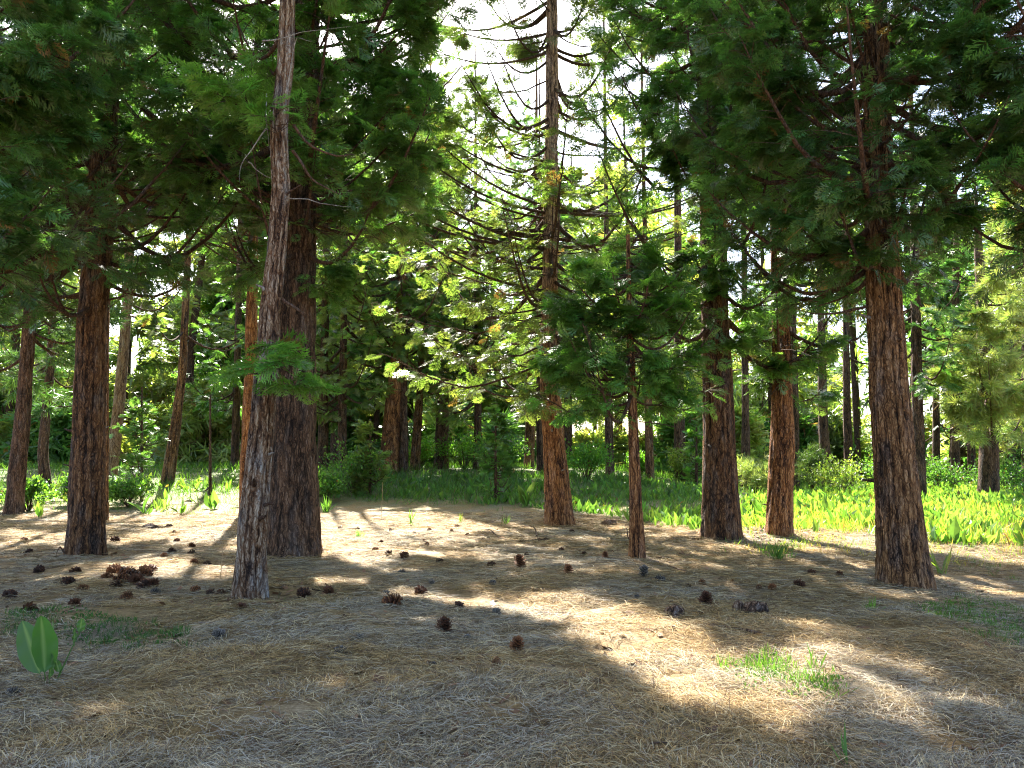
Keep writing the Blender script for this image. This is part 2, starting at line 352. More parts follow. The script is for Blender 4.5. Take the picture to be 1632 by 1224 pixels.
class Tree:
    def __init__(s, name, label, cat, path, H, widths=None, d=None, seed=1, lean_top=True):
        s.rng = np.random.default_rng(seed); s.seed = seed
        b = hit(*path[0])
        if b[1] > 44: k_ = 37+seed % 7; b = at(*path[0], k_); b[2] = float(gh(b[0], k_))
        s.base = b; s.d = b[1]
        pts = [b.copy()] + [at(*p, s.d) for p in path[1:]]
        pts = np.array(pts); pts[0, 2] -= .08
        top = pts[-1].copy(); dr = (pts[-1]-pts[-2]); dr = dr/max(dr[2], .1)
        while top[2] < H:
            dr[:2] *= .8; top = top + dr*min(3, max(.5, H-top[2])); pts = np.vstack([pts, top])
        s.pts = pts; s.H = pts[-1, 2]
        w = list(widths); zs = pts[:len(w), 2]; rr = np.array(w)/2*s.d/F*.93
        zs = np.append(zs, s.H); rr = np.append(rr, .03); s.zr, s.rr = zs, rr
        o = bpy.data.objects.new(name, None); SC.collection.objects.link(o)
        o.location = b; s.o = tag(o, label, cat); s.gap = .38
    def c(s, z):
        z = np.asarray(z, float)
        return np.stack([np.interp(z, s.pts[:, 2], s.pts[:, 0]), np.interp(z, s.pts[:, 2], s.pts[:, 1]), z], -1)
    def r(s, z): return np.interp(z, s.zr, s.rr)
    def loc(s, V): return V - s.base
    def trunk(s, material, seg=56, dz=.07, ridge=.085, flare=.07, twist=.15, zvis=None, rough=1.0, cells=13):
        z0 = s.pts[0, 2]; zv = zvis or min(s.H, 1.6+.62*s.d+1.5)
        zs = np.concatenate([np.arange(z0-.1, zv, dz), np.linspace(zv, s.H, 14)])
        a = np.arange(seg)/seg*2*np.pi; Z, A = np.meshgrid(zs, a, indexing='ij')
        r = s.r(np.maximum(Z, s.pts[0, 2])); hz = Z - s.base[2]
        q = s.seed*13.7; A2 = A + twist*hz*.5
        k = cells/6.283
        wob = .5*(noise3(np.cos(A)*2+q, np.sin(A)*2, Z*.8)-.5)
        def rid(k, zs_, off):                        # furrowed ridges running up the trunk
            n = noise3(np.cos(A2+wob)*k+q+off, np.sin(A2+wob)*k+off, Z*zs_)
            return 1-np.abs(2*n-1)
        f1 = rid(cells*.42, .75, 0); f2 = rid(cells*.95, 1.5, 31); f3 = noise3(np.cos(A2)*cells*2.2+q, np.sin(A2)*cells*2.2, Z*4.5)
        f4 = noise3(np.cos(A2)*cells*.6+q, np.sin(A2)*cells*.6, Z*9+3)          # strips break across now and then
        h = np.clip(1-(.70*f1**4 + .50*f2**4.5), 0, 1)*.78 + .24*f3 - .16*(f4 > .70)
        big = noise3(np.cos(A)*1.2+q, np.sin(A)*1.2+5, Z*.45)-.5
        root = np.exp(-np.maximum(hz, 0)/.20)*1.5*(.55+.45*np.cos(A*5+q)+.35*np.cos(A*3+q*2))
        rad = r*(1 + .10*big*rough + flare*np.maximum(root, -.2) + .10*flare*np.exp(-np.maximum(hz, 0)/1.3)) + (h-.6)*np.minimum(ridge*.55, r*.28)
        C = s.c(Z); V = C + np.stack([np.cos(A)*rad, np.sin(A)*rad, 0*rad], -1)
        K = len(zs); i = np.arange(seg)[None]; j = (i+1) % seg; b = np.arange(K-1)[:, None]*seg
        Fq = np.stack([b+i, b+j, b+j+seg, b+i+seg], -1).reshape(-1, 4)
        col = np.repeat(h.reshape(-1, 1), 3, 1)
        link('trunk', mesh('trunk', s.loc(V.reshape(-1, 3)), Fq, material, col, smooth=True), s.o)
    def make_limb(s, z, az, L, r0, rise=.1, up=.35, K=9, wig=.10):
        rng = s.rng; t = np.linspace(0, 1, K); c = s.c(z)
        a = az + np.cumsum(rng.normal(0, .10*wig*10/K*2, K)); dx = np.stack([np.cos(a), np.sin(a)], -1)
        hp = np.concatenate([[[0, 0]], np.cumsum(dx[:-1]*L/(K-1), 0)])
        zz = L*(rise*t + up*(t**2.2) - .28*np.sin(np.pi*t)*(.5+rng.random())) + np.cumsum(rng.normal(0, .012*L, K))*t
        P = np.stack([c[0]+hp[:, 0], c[1]+hp[:, 1], z+zz], -1)
        return P, r0*(1-t)**.8+.006
    def crown(s, kind, key, zl, Rm, nl, sub=14, per=6, size=.34, gold=.015, dens=1.0, rise=.05, up=.3, cone=.85, maxlimbs=60,
              lod=None, hang=.5, zmin_full=1.5, cull=.985,  top_nl=None, clusters=(), lmat=None, az_bias=None, bend=None):
        rng = s.rng; zs = []; z = zl; lmat = lmat or B_LIMB
        zvis = 1.6+.60*s.d
        while z < s.H-.05*(s.H-s.base[2]):
            zs.append(z); z += (1/nl if z < zvis+1 else 1/(top_nl or nl*.5))*(.5+rng.random())
        limbs, fol = [], []
        for z in zs:
            f = (z-zl)/(s.H-zl); L = Rm*(1-f)**cone*(.65+.5*rng.random())*min(1, .55+.45*(z-zl)/zmin_full) if z > zl else Rm*.6
            if L < .3: L = .3
            az = rng.random()*2*np.pi
            if az_bias is not None and rng.random() < .5: az = az_bias + rng.normal(0, .8)
            limbs.append(s.make_limb(z, az, L, min(.012+.013*L, s.r(z)*.45), rise+rng.normal(0, .08), up)+(L, None))
        for cl in clusters:                          # limbs that reach to a known place
            e = at(cl[0], cl[1], cl[2]); n = cl[3]; zc = e[2]+cl[4] if len(cl) > 4 else e[2]-.2
            c0 = s.c(max(zc, s.pts[0, 2]+.5)); L = np.linalg.norm(e-c0); t = np.linspace(0, 1, 9)[:, None]
            P = c0*(1-t)+e*t + np.array([0, 0, -1])*np.sin(np.pi*t)*L*.16 + np.cumsum(rng.normal(0, .022*L, (9, 3)), 0)*np.sin(np.pi*t)
            limbs.append((P, (.009+.006*L)*(1-t[:, 0])**.8+.004, L, n))
        for e in SHADE_BOUGHS.get(s.seed, []):  # limbs added to carry the shading boughs
            c0 = s.c(max(e[2]-.8-.15*np.linalg.norm(e[:2]-s.pts[0, :2]), 3)); L = np.linalg.norm(e-c0); t = np.linspace(0, 1, 9)[:, None]
            P = c0*(1-t)+e*t + np.array([0, 0, -1])*np.sin(np.pi*t)*L*.1 + (e-c0)*[1, 1, .2]*.5/max(L, .5)*t
            limbs.append((P, (.010+.007*L)*(1-t[:, 0])**.8+.005, L, -15))
        if not getattr(s, 'airy', False): limbs = [l_ for l_ in limbs if (l_[3] or 0) > 0 or not (shades_lit(l_[0]).mean() > .3 and rng.random() < .94)] or limbs[:1]
        SP, SX, SN, SS, SF = [], [], [], [], []
        indiv = 0; rest = []
        for P, rad, L, n in limbs:
            px, py = proj(P); vis = ((px > -120) & (px < W0+120) & (py > -60) & (py < H0)).any() and s.d < 24
            far_b = n is not None and n < 0; n = abs(n) if n is not None else None
            ns = max(4, int(sub*min(1.3, L/2.2))) if n is None else n
            if not vis and s.d < 30 and not far_b: ns = max(4, ns//2)
            u = np.sort(rng.random(ns)*.80+.20) if n is None else np.sort((.72 if far_b else .45)+(.28 if far_b else .55)*rng.random(ns))
            k = np.interp(u, np.linspace(0, 1, 9), np.arange(9))
            k0 = np.clip(k.astype(int), 0, 7); fr = (k-k0)[:, None]; A = P[k0]*(1-fr)+P[k0+1]*fr; T = norm(P[k0+1]-P[k0])
            side = np.where(np.arange(ns) % 2, 1, -1)[:, None]; lat = norm(np.cross(T, [0, 0, 1]))*side
            D = norm(T*(.55+.5*rng.random((ns, 1))) + lat*(.75+.4*rng.random((ns, 1))) + rng.normal(0, .2, (ns, 3)) + [0, 0, -.05])
            Ls = (L*.34 if n is None else max(.55, L*.24))*(1.15-.75*u)*(.6+.7*rng.random(ns)); Ls = np.clip(Ls, .18, 1.2)
            t = np.linspace(0, 1, 4)[None, :, None]
            Q = A[:, None]+D[:, None]*Ls[:, None, None]*t + np.array([0, 0, -.30])*Ls[:, None, None]*t**2*hang*2
            Q = np.concatenate([Q, P[None, [5, 6, 7, 8]]], 0)      # the limb's own tip carries sprays too
            m_ = int(max(2, per*dens))
            tt = (np.arange(m_)+rng.random((ns+1, m_)))/m_*.85+.2
            kk = np.clip(tt*3, 0, 2.999); k0 = kk.astype(int); fr = (kk-k0)[..., None]; I = np.arange(ns+1)[:, None]
            B = Q[I, k0]*(1-fr)+Q[I, k0+1]*fr; TT = norm(Q[I, k0+1]-Q[I, k0])
            sd = np.where(rng.random((ns+1, m_, 1)) < .5, 1, -1)
            X = norm(TT*.9 + norm(np.cross(TT, [0, 0, 1]))*sd*.65 + rng.normal(0, .28, B.shape) + [0, 0, -hang*.5])
            Nn = np.array([0, 0, 1.]) + rng.normal(0, .45, B.shape)
            szs = size*(.6+.7*rng.random((ns+1, m_)))
            if not vis and s.d < 30 and py.max() < -60: szs = szs*1.5
            SP.append(B.reshape(-1, 3)); SX.append(X.reshape(-1, 3)); SN.append(Nn.reshape(-1, 3)); SS.append(szs.ravel())
            SF.append(np.full(B.shape[0]*B.shape[1], n is not None))
            V, Fq = tubes(P[None], rad[None], 6)
            if vis:
                r2 = np.linspace(.007, .002, 4)[None]*np.ones((ns, 1))*(1 if s.d < 15 else 1.5)
                V2, F2 = tubes(Q[:-1], r2, 3); Fq = np.concatenate([Fq, F2+len(V)]); V = np.concatenate([V, V2])
            if vis and indiv < maxlimbs:
                indiv += 1
                link('limb', mesh('limb', s.loc(V), Fq, lmat, np.full((len(V), 3), .5), True), s.o)
            else: rest.append((V, Fq))
        if rest:
            off = 0; Vs, Fs = [], []
            for V, Fq in rest: Vs.append(V); Fs.append(Fq+off); off += len(V)
            V = np.concatenate(Vs)
            tag(link('limb' if s.d > 24 else 'upper_limbs', mesh('limb', s.loc(V), np.concatenate(Fs), lmat, np.full((len(V), 3), .5), True), s.o), kind='stuff')
        P = np.concatenate(SP); X = np.concatenate(SX); N = np.concatenate(SN); Z = np.concatenate(SS); Fl = np.concatenate(SF)
        keep = ~((shades_lit(P) & (rng.random(len(P)) < cull)))  # drop sprays that would shade the patches kept sunlit
        # clumping: gaps where foliage is thin
        g = noise3(P[:, 0]*1.3+s.seed, P[:, 1]*1.3, P[:, 2]*1.3)
        keep &= (g > s.gap+.15*(rng.random(len(P))-.5)) | Fl
        g = noise3(P[:, 0]*4.1, P[:, 1]*4.1+s.seed, P[:, 2]*4.1); keep &= (g > .40+.1*(rng.random(len(P))-.5))
        P, X, N, Z = P[keep], X[keep], N[keep], Z[keep]
        C = colours(rng, len(P), key, gold)*(.75+.6*noise3(P[:, 0]*.8, P[:, 1]*.8+s.seed, P[:, 2]*.8))[:, None]
        px, py = proj(P); inn = (px > -260) & (px < W0+260) & (py > -160)
        base = kind; parts = []
        if lod is None: lod = 0 if s.d < 19 else 1
        for m, lv in ((inn, lod), (~inn, max(lod, 2) if s.d < 30 else 2)):
            if m.any(): parts.append(sprays(base+str(lv), P[m], X[m], N[m], Z[m]*(1 if lv < 2 else 1.25), C[m]))
        V = np.concatenate([p[0] for p in parts]); C = np.concatenate([p[2] for p in parts])
        link('crown', mesh('crown', s.loc(V), np.arange(len(V)).reshape(-1, 3), M_PINE if kind == 'pine' else M_CEDAR, C), s.o)
        Tree.total += len(V)//3
    def stubs(s, n, zmax):
        for _ in range(n):
            z = s.base[2]+.5+(zmax-.5)*s.rng.random(); a = s.rng.random()*6.283; c = s.c(z); r = float(s.r(z)); L = r+.05+.22*s.rng.random()**2; q = .012+.016*s.rng.random()
            d = np.array([math.cos(a), math.sin(a), .1+.3*s.rng.random()]); P = c+d*np.linspace(r*.7, L, 5)[:, None]+s.rng.normal(0, .006, (5, 3))
            V, Fq = tubes(P[None], np.array([[q*1.8, q*1.3, q, q*.8, q*.45]]), 7)
            link('branch_stub', mesh('branch_stub', s.loc(V), Fq, B_LIMB if s.rng.random() < .6 else B_DEAD, np.full((len(V), 3), .4), True), s.o)
    def dead(s, lines, r=.012, material=None, name='dead_branch'):
        for ln in lines:
            P = np.array([at(px, py, s.d+dd) for px, py, dd in ln]); k = np.linspace(0, len(P)-1, 10); i = np.arange(len(P))
            Q = np.stack([np.interp(k, i, P[:, q]) for q in range(3)], -1) + np.r_[[[0]*3], s.rng.normal(0, .012, (9, 3))]
            Q[1:-1] = Q[1:-1]*.5+.25*(Q[:-2]+Q[2:])
            V, Fq = tubes(Q[None], (r*(1-np.linspace(0, .85, 10)))[None], 6)
            link(name, mesh(name, s.loc(V), Fq, material or B_DEAD, np.full((len(V), 3), .6), True), s.o)
Tree.total = 0
#@SCENE
# ------------------------------------------------------------------ ground
def ground():
    def axis(lo, hi, d0, near, g):
        a = [0.]; 
        while a[-1] < hi: a.append(a[-1]+(d0 if a[-1] < near else d0*(1+(a[-1]-near)*g)))
        b = [0.]
        while b[-1] > lo: b.append(b[-1]-(d0 if -b[-1] < near else d0*(1+(-b[-1]-near)*g)))
        return np.array(b[:0:-1]+a)
    xs = axis(-1500, 1500, .10, 9, .9); ys = axis(-60, 2000, .09, 16, .6)
    X, Y = np.meshgrid(xs, ys); Z = gh(X, Y)
    V = np.stack([X, Y, Z], -1).reshape(-1, 3); nx, ny = len(xs), len(ys)
    b = np.arange(ny-1)[:, None]*nx + np.arange(nx-1)[None]
    Fq = np.stack([b, b+1, b+1+nx, b+nx], -1).reshape(-1, 4)
    m, n, l, out = mat('needle_litter_soil')
    tc = n.new('ShaderNodeTexCoord')
    def nz(sc, det=6, rough=.65, stretch=None):
        q = n.new('ShaderNodeTexNoise'); q.inputs['Scale'].default_value = sc; q.inputs['Detail'].default_value = det
        q.inputs['Roughness'].default_value = rough
        if stretch:
            mp = n.new('ShaderNodeMapping'); mp.inputs['Scale'].default_value = stretch[0]; mp.inputs['Rotation'].default_value = (0, 0, stretch[1])
            l.new(tc.outputs['Object'], mp.inputs[0]); l.new(mp.outputs[0], q.inputs[0])
        else: l.new(tc.outputs['Object'], q.inputs[0])
        return q
    a = nz(1.1, 4); b1 = nz(34, 5, .7, ((1, .25, 1), .5)); b2 = nz(34, 5, .7, ((.25, 1, 1), .2)); c = nz(4, 5)
    mb = n.new('ShaderNodeMix'); mb.data_type = 'FLOAT'; l.new(c.outputs[0], mb.inputs[0]); l.new(b1.outputs[0], mb.inputs[2]); l.new(b2.outputs[0], mb.inputs[3])
    r1 = ramp(n, [(.3, (.07, .042, .02)), (.48, (.20, .125, .05)), (.62, (.33, .22, .095)), (.78, (.44, .33, .18))])
    r2 = ramp(n, [(.3, (.07, .05, .032)), (.48, (.19, .155, .105)), (.62, (.31, .27, .20)), (.78, (.42, .38, .31))])
    l.new(mb.outputs[0], r1.inputs[0]); l.new(mb.outputs[0], r2.inputs[0])
    mr = n.new('ShaderNodeMapRange'); mr.inputs[1].default_value = .45; mr.inputs[2].default_value = .62; mr.inputs[4].default_value = .75
    l.new(a.outputs[0], mr.inputs[0])
    mx = n.new('ShaderNodeMix'); mx.data_type = 'RGBA'; l.new(mr.outputs[0], mx.inputs[0]); l.new(r1.outputs[0], mx.inputs[6]); l.new(r2.outputs[0], mx.inputs[7])
    # low green herbs take over from bare needles some 24 m out
    sx = n.new('ShaderNodeSeparateXYZ'); l.new(tc.outputs['Object'], sx.inputs[0])
    md = n.new('ShaderNodeMath'); md.operation = 'MULTIPLY_ADD'; md.inputs[1].default_value = 14; l.new(c.outputs[0], md.inputs[0]); l.new(sx.outputs[1], md.inputs[2])
    mh = n.new('ShaderNodeMapRange'); mh.inputs[1].default_value = 31; mh.inputs[2].default_value = 37; mh.inputs[4].default_value = .8; l.new(md.outputs[0], mh.inputs[0])
    rg = ramp(n, [(.3, (.03, .045, .015)), (.5, (.08, .12, .035)), (.75, (.16, .21, .07))]); l.new(b1.outputs[0], rg.inputs[0])
    mg = n.new('ShaderNodeMix'); mg.data_type = 'RGBA'; l.new(mh.outputs[0], mg.inputs[0]); l.new(mx.outputs[2], mg.inputs[6]); l.new(rg.outputs[0], mg.inputs[7]); mx = mg
    pb = n.new('ShaderNodeBsdfPrincipled'); pb.inputs['Roughness'].default_value = .8; pb.inputs['Specular IOR Level'].default_value = .2
    bp = n.new('ShaderNodeBump'); bp.inputs['Strength'].default_value = .8; bp.inputs['Distance'].default_value = .03
    l.new(mb.outputs[0], bp.inputs['Height']); l.new(mx.outputs[2], pb.inputs[0]); l.new(bp.outputs[0], pb.inputs['Normal']); l.new(pb.outputs[0], out.inputs[0])
    tag(link('ground', mesh('ground', V, Fq, m, smooth=True)), kind='structure')
ground()

# ------------------------------------------------------------------ the main trees
def near_trees():
    A = Tree('cedar_tree', 'straight reddish brown cedar at far left of the clearing, cones heaped by its foot', 'tree',
             [(137,884),(141,700),(147,520),(158,380),(176,60)], 24, [62,52,50,46,34], seed=11)
    A.trunk(B_BROWN, cells=9)
    A.stubs(7, 5)
    A.gap = .44; A.crown('cedar', 'dark', 4.4, 3.7, 6.5, sub=17, per=9, size=.28)
    A.dead([[(118,495,0),(60,480,-.3),(10,500,-.5)], [(122,460,0),(80,440,0),(30,450,.2)], [(166,480,0),(205,470,0),(240,440,0)], [(160,225,0),(200,222,0),(240,205,0),(255,190,0)],
            [(104,880,-.3),(96,870,-.3),(88,885,-.5)]], .022, B_LIMB, 'limb')
    C = Tree('pine_tree', 'thickest dark brown trunk, directly behind the grey weathered trunk', 'tree',
             [(469,886),(467,700),(472,480),(480,250),(488,30)], 27, [92,76,64,55,46], seed=13)
    C.trunk(B_DARK, cells=11, ridge=.11, flare=.11)
    C.stubs(7, 5)
    C.gap = .42; C.crown('cedar', 'cedar', 5.2, 3.9, 6.5, sub=17, per=10, size=.28,
            clusters=[(650,30,19,40),(690,-60,19.5,46),(620,-40,18,46),(700,-150,20,50),(600,100,17.5,36),(640,-250,20,60),(740,-120,20.5,46),(560,-150,18,50),(640,120,12.8,34),(560,190,12.6,30),(620,300,12.9,26),(330,150,13,34),(540,430,13,16),(300,230,13.2,30),(600,60,12.8,30)])  # the high leading clusters are added to shade the ground
    B = Tree('weathered_cedar', 'leaning grey stripped trunk in front of the thick brown one', 'tree',
             [(400,953),(401,890),(404,830),(412,740),(422,620),(430,500),(441,400),(447,300),(444,200),(455,100),(458,0)], 15, [52,48,44,42,40,35,33,31,29,27,25], seed=12)
    B.trunk(B_GREY, cells=6, ridge=.12, twist=.35, dz=.04, seg=72, rough=2.4, flare=.10)
    B.stubs(7, 5)
    B.crown('cedar', 'bright', 6.8, 1.6, 3.2, sub=9, per=7, size=.26, gold=.008, hang=.25,
            clusters=[(428,550,8.9,7,.15),(392,588,9.0,5,.1),(485,608,9.1,6,.2),(455,572,8.8,6,.1),(440,172,9.0,7),(380,140,9.1,8),(320,130,9.3,8)])
    B.dead([[(456,316,0),(490,318,.0),(520,328,.1),(560,332,.1)], [(425,150,-.1),(424,190,-.2),(430,240,-.1)], [(424,205,-.2),(402,240,-.3),(384,262,-.3),(380,290,-.3)],
            [(395,258,-.3),(412,275,-.2),(440,286,0)], [(455,170,-.3),(470,55,-.5),(500,66,-.5)], [(418,65,-.2),(450,60,-.2),(480,52,-.2),(560,42,-.3)]], .009)
    B.dead([[(450,477,0),(470,488,-.1),(485,505,0),(492,520,.1)], [(468,200,0),(500,235,0),(540,250,0),(570,246,.1)], [(466,240,0),(500,290,0),(545,312,0)], [(432,628,0),(445,628,-.1),(455,636,-.1)]], .024, B_LIMB, 'limb')
    E = Tree('cedar_tree', 'orange barked cedar standing alone in the centre, its bare upper trunk against the sky', 'tree',
             [(893,836),(884,720),(876,600),(876,450),(879,250),(880,0)], 21, [50,38,32,27,23,19], seed=14)
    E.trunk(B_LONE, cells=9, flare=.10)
    E.stubs(7, 5)
    E.airy = True; E.gap = .36
    E.crown('cedar', 'pale', 3.9, 4.1, 5.0, sub=15, per=7, size=.34, gold=.025, cone=.75, rise=-.05, up=.42, lod=0, dens=1.1, cull=.80,
            clusters=[(700,545,20,46),(690,460,19.5,46),(650,300,20,42),(760,480,19,44),(640,400,20.5,46),(720,380,19.5,46),(780,560,19.5,34),(740,250,20,38),(800,400,19,38),(600,480,20,36),(700,600,20.5,26),(610,350,20,36),(830,500,19,26),(660,520,19,34),(600,560,20,24),(780,330,19.5,30),(870,470,20,28),(900,560,20,22),(850,620,20,16),(930,430,20.3,24),(860,380,20,26),(900,300,20.2,22),(830,280,20,24),(1000,150,21,20),(760,130,21,18),(970,60,21,16),(800,60,21,14),(1010,230,20.5,20),(770,200,20.5,18),(920,350,20.5,20),(680,210,21,28),(1000,280,20,24),(980,380,20,24)])
    Fy = Tree('young_cedar', 'slim young cedar with the bright green foliage at the right of centre', 'tree',
             [(1016,889),(1012,760),(1008,640),(1003,500),(1002,440)], 5.3, [27,19,16,12,8], seed=15)
    Fy.trunk(B_ORANGE, cells=4, ridge=.05, flare=.08)
    Fy.airy = True; Fy.gap = .38; Fy.crown('cedar', 'young', 2.7, 2.4, 14, sub=12, per=7, size=.27, cull=.0, gold=.004, cone=1.0,
             clusters=[(1000,410,13.3,9),(1015,450,13,10),(965,430,13.1,8),(1040,490,13.2,9),(1000,530,12.8,10),(930,490,12.9,10),(1070,590,13,10),(870,560,12.9,12),(840,620,12.9,8),(1100,550,13.2,8),(880,480,12.9,16),(900,600,12.8,16),(850,560,13,14),(960,640,12.9,12),(920,540,12.7,14),(870,470,13,12),(980,490,12.6,12),(1050,470,13,9),(1040,590,12.8,14),(1080,500,13,14),(1090,620,13.1,12),(940,420,13,14),(1010,560,12.4,16)])
    Fy.dead([[(1010,655,0),(975,652,0),(950,660,0)], [(1018,672,0),(1050,675,0),(1095,685,.3)], [(1003,860,-.1),(998,845,-.2),(997,838,-.2)], [(1004,800,-.1),(999,796,-.1)]], .012, B_LIMB)
    G = Tree('cedar_tree', 'broad brown cedar trunk between the slim young cedar and the leaning orange one', 'tree',
             [(1151,857),(1146,700),(1140,520),(1134,250),(1124,0)], 25, [66,54,47,42,37], seed=16)
    G.trunk(B_BROWN, cells=12)
    G.stubs(7, 5)
    G.crown("cedar", "cedar", 3.8, 3.6, 7.5, sub=17, per=9, size=.28, lod=0, cull=.7,
            clusters=[(1060,560,16.5,20),(1180,540,16.5,20),(1100,630,16.5,16),(1150,430,16,22),(1190,350,16,20),(1080,250,16,26),(1060,480,15.5,20),(1100,400,16,22),(1120,590,15.8,16)])
    Hh = Tree('cedar_tree', 'orange brown cedar trunk beside the bright meadow, second in from the big right trunk', 'tree',
             [(1241,850),(1247,700),(1247,600),(1242,420),(1238,200)], 22, [44,40,33,29,24], seed=17)
    Hh.trunk(B_ORANGE, cells=9)
    Hh.stubs(7, 5)
    Hh.crown("cedar", "cedar", 3.7, 3.0, 7, sub=15, per=8, size=.30, lod=0, cull=.7, clusters=[(1200,520,17.5,18),(1290,560,17.5,18),(1300,470,17,20),(1230,580,17.2,14),(1350,440,17,18),(1310,620,17.5,12),(1330,540,17,16),(1200,600,17.5,14),(1180,480,17,18)])
    Hh.dead([[(1262,560,0),(1250,600,-.2),(1215,650,-.3),(1200,665,-.3)], [(1262,520,0),(1265,560,-.2),(1255,590,-.2)]], .018, B_LIMB, 'limb')
    I = Tree('cedar_tree', 'large red barked cedar standing apart at the right edge of the clearing', 'tree',
             [(1442,932),(1430,780),(1417,620),(1409,480),(1402,350),(1398,120)], 26, [84,70,62,55,49,43], seed=18)
    I.trunk(B_RED, cells=10, seg=96, dz=.045, ridge=.10, flare=.09)
    I.stubs(7, 5)
    I.gap = .45; I.crown('cedar', 'dark', 4.5, 3.5, 8, sub=18, per=9, size=.24,
            clusters=[(1250,120,10,30),(1180,200,10.5,30),(1300,250,9.8,28),(1220,330,10.6,26),(1480,260,9.7,26),(1560,180,10,28),(1330,380,10.8,18),(1540,330,10.6,26),(1130,100,11,24),(1600,80,10,24),(1460,100,9.2,24)])
    I.dead([[(1384,488,0),(1345,498,0),(1310,503,0),(1270,492,.1)], [(1380,448,0),(1340,478,.1),(1285,492,.1)], [(1377,415,0),(1335,455,.1),(1290,480,.1)]], .026, B_LIMB, 'limb')
    # rooted just outside the picture, their boughs hang in from both sides
    J = Tree('cedar_tree', 'dark leafy boughs of a cedar rooted beyond the left edge', 'tree', [(-190,960),(-180,600),(-170,300)], 22, [60,50,40], seed=19)
    J.trunk(B_RED, seg=32, dz=.2); J.gap = .46; J.crown('cedar', 'dark', 4.0, 3.6, 7, sub=17, per=8, size=.26,
            clusters=[(40,120,9,34),(100,60,8.6,34),(60,260,9.3,30),(30,360,9.5,24),(180,40,9,30),(120,200,9.5,28)])
    Kk = Tree('cedar_tree', 'dark leafy boughs of a cedar rooted beyond the right edge', 'tree', [(1835,1000),(1825,700),(1815,300)], 24, [80,60,50], seed=20)
    Kk.trunk(B_RED, seg=32, dz=.2); Kk.gap = .46; Kk.crown('cedar', 'dark', 4.9, 3.5, 7, sub=17, per=8, size=.26,
            clusters=[(1600,120,9.2,30),(1540,50,9,28),(1590,230,9.5,26),(1610,330,9.8,22)])
near_trees()

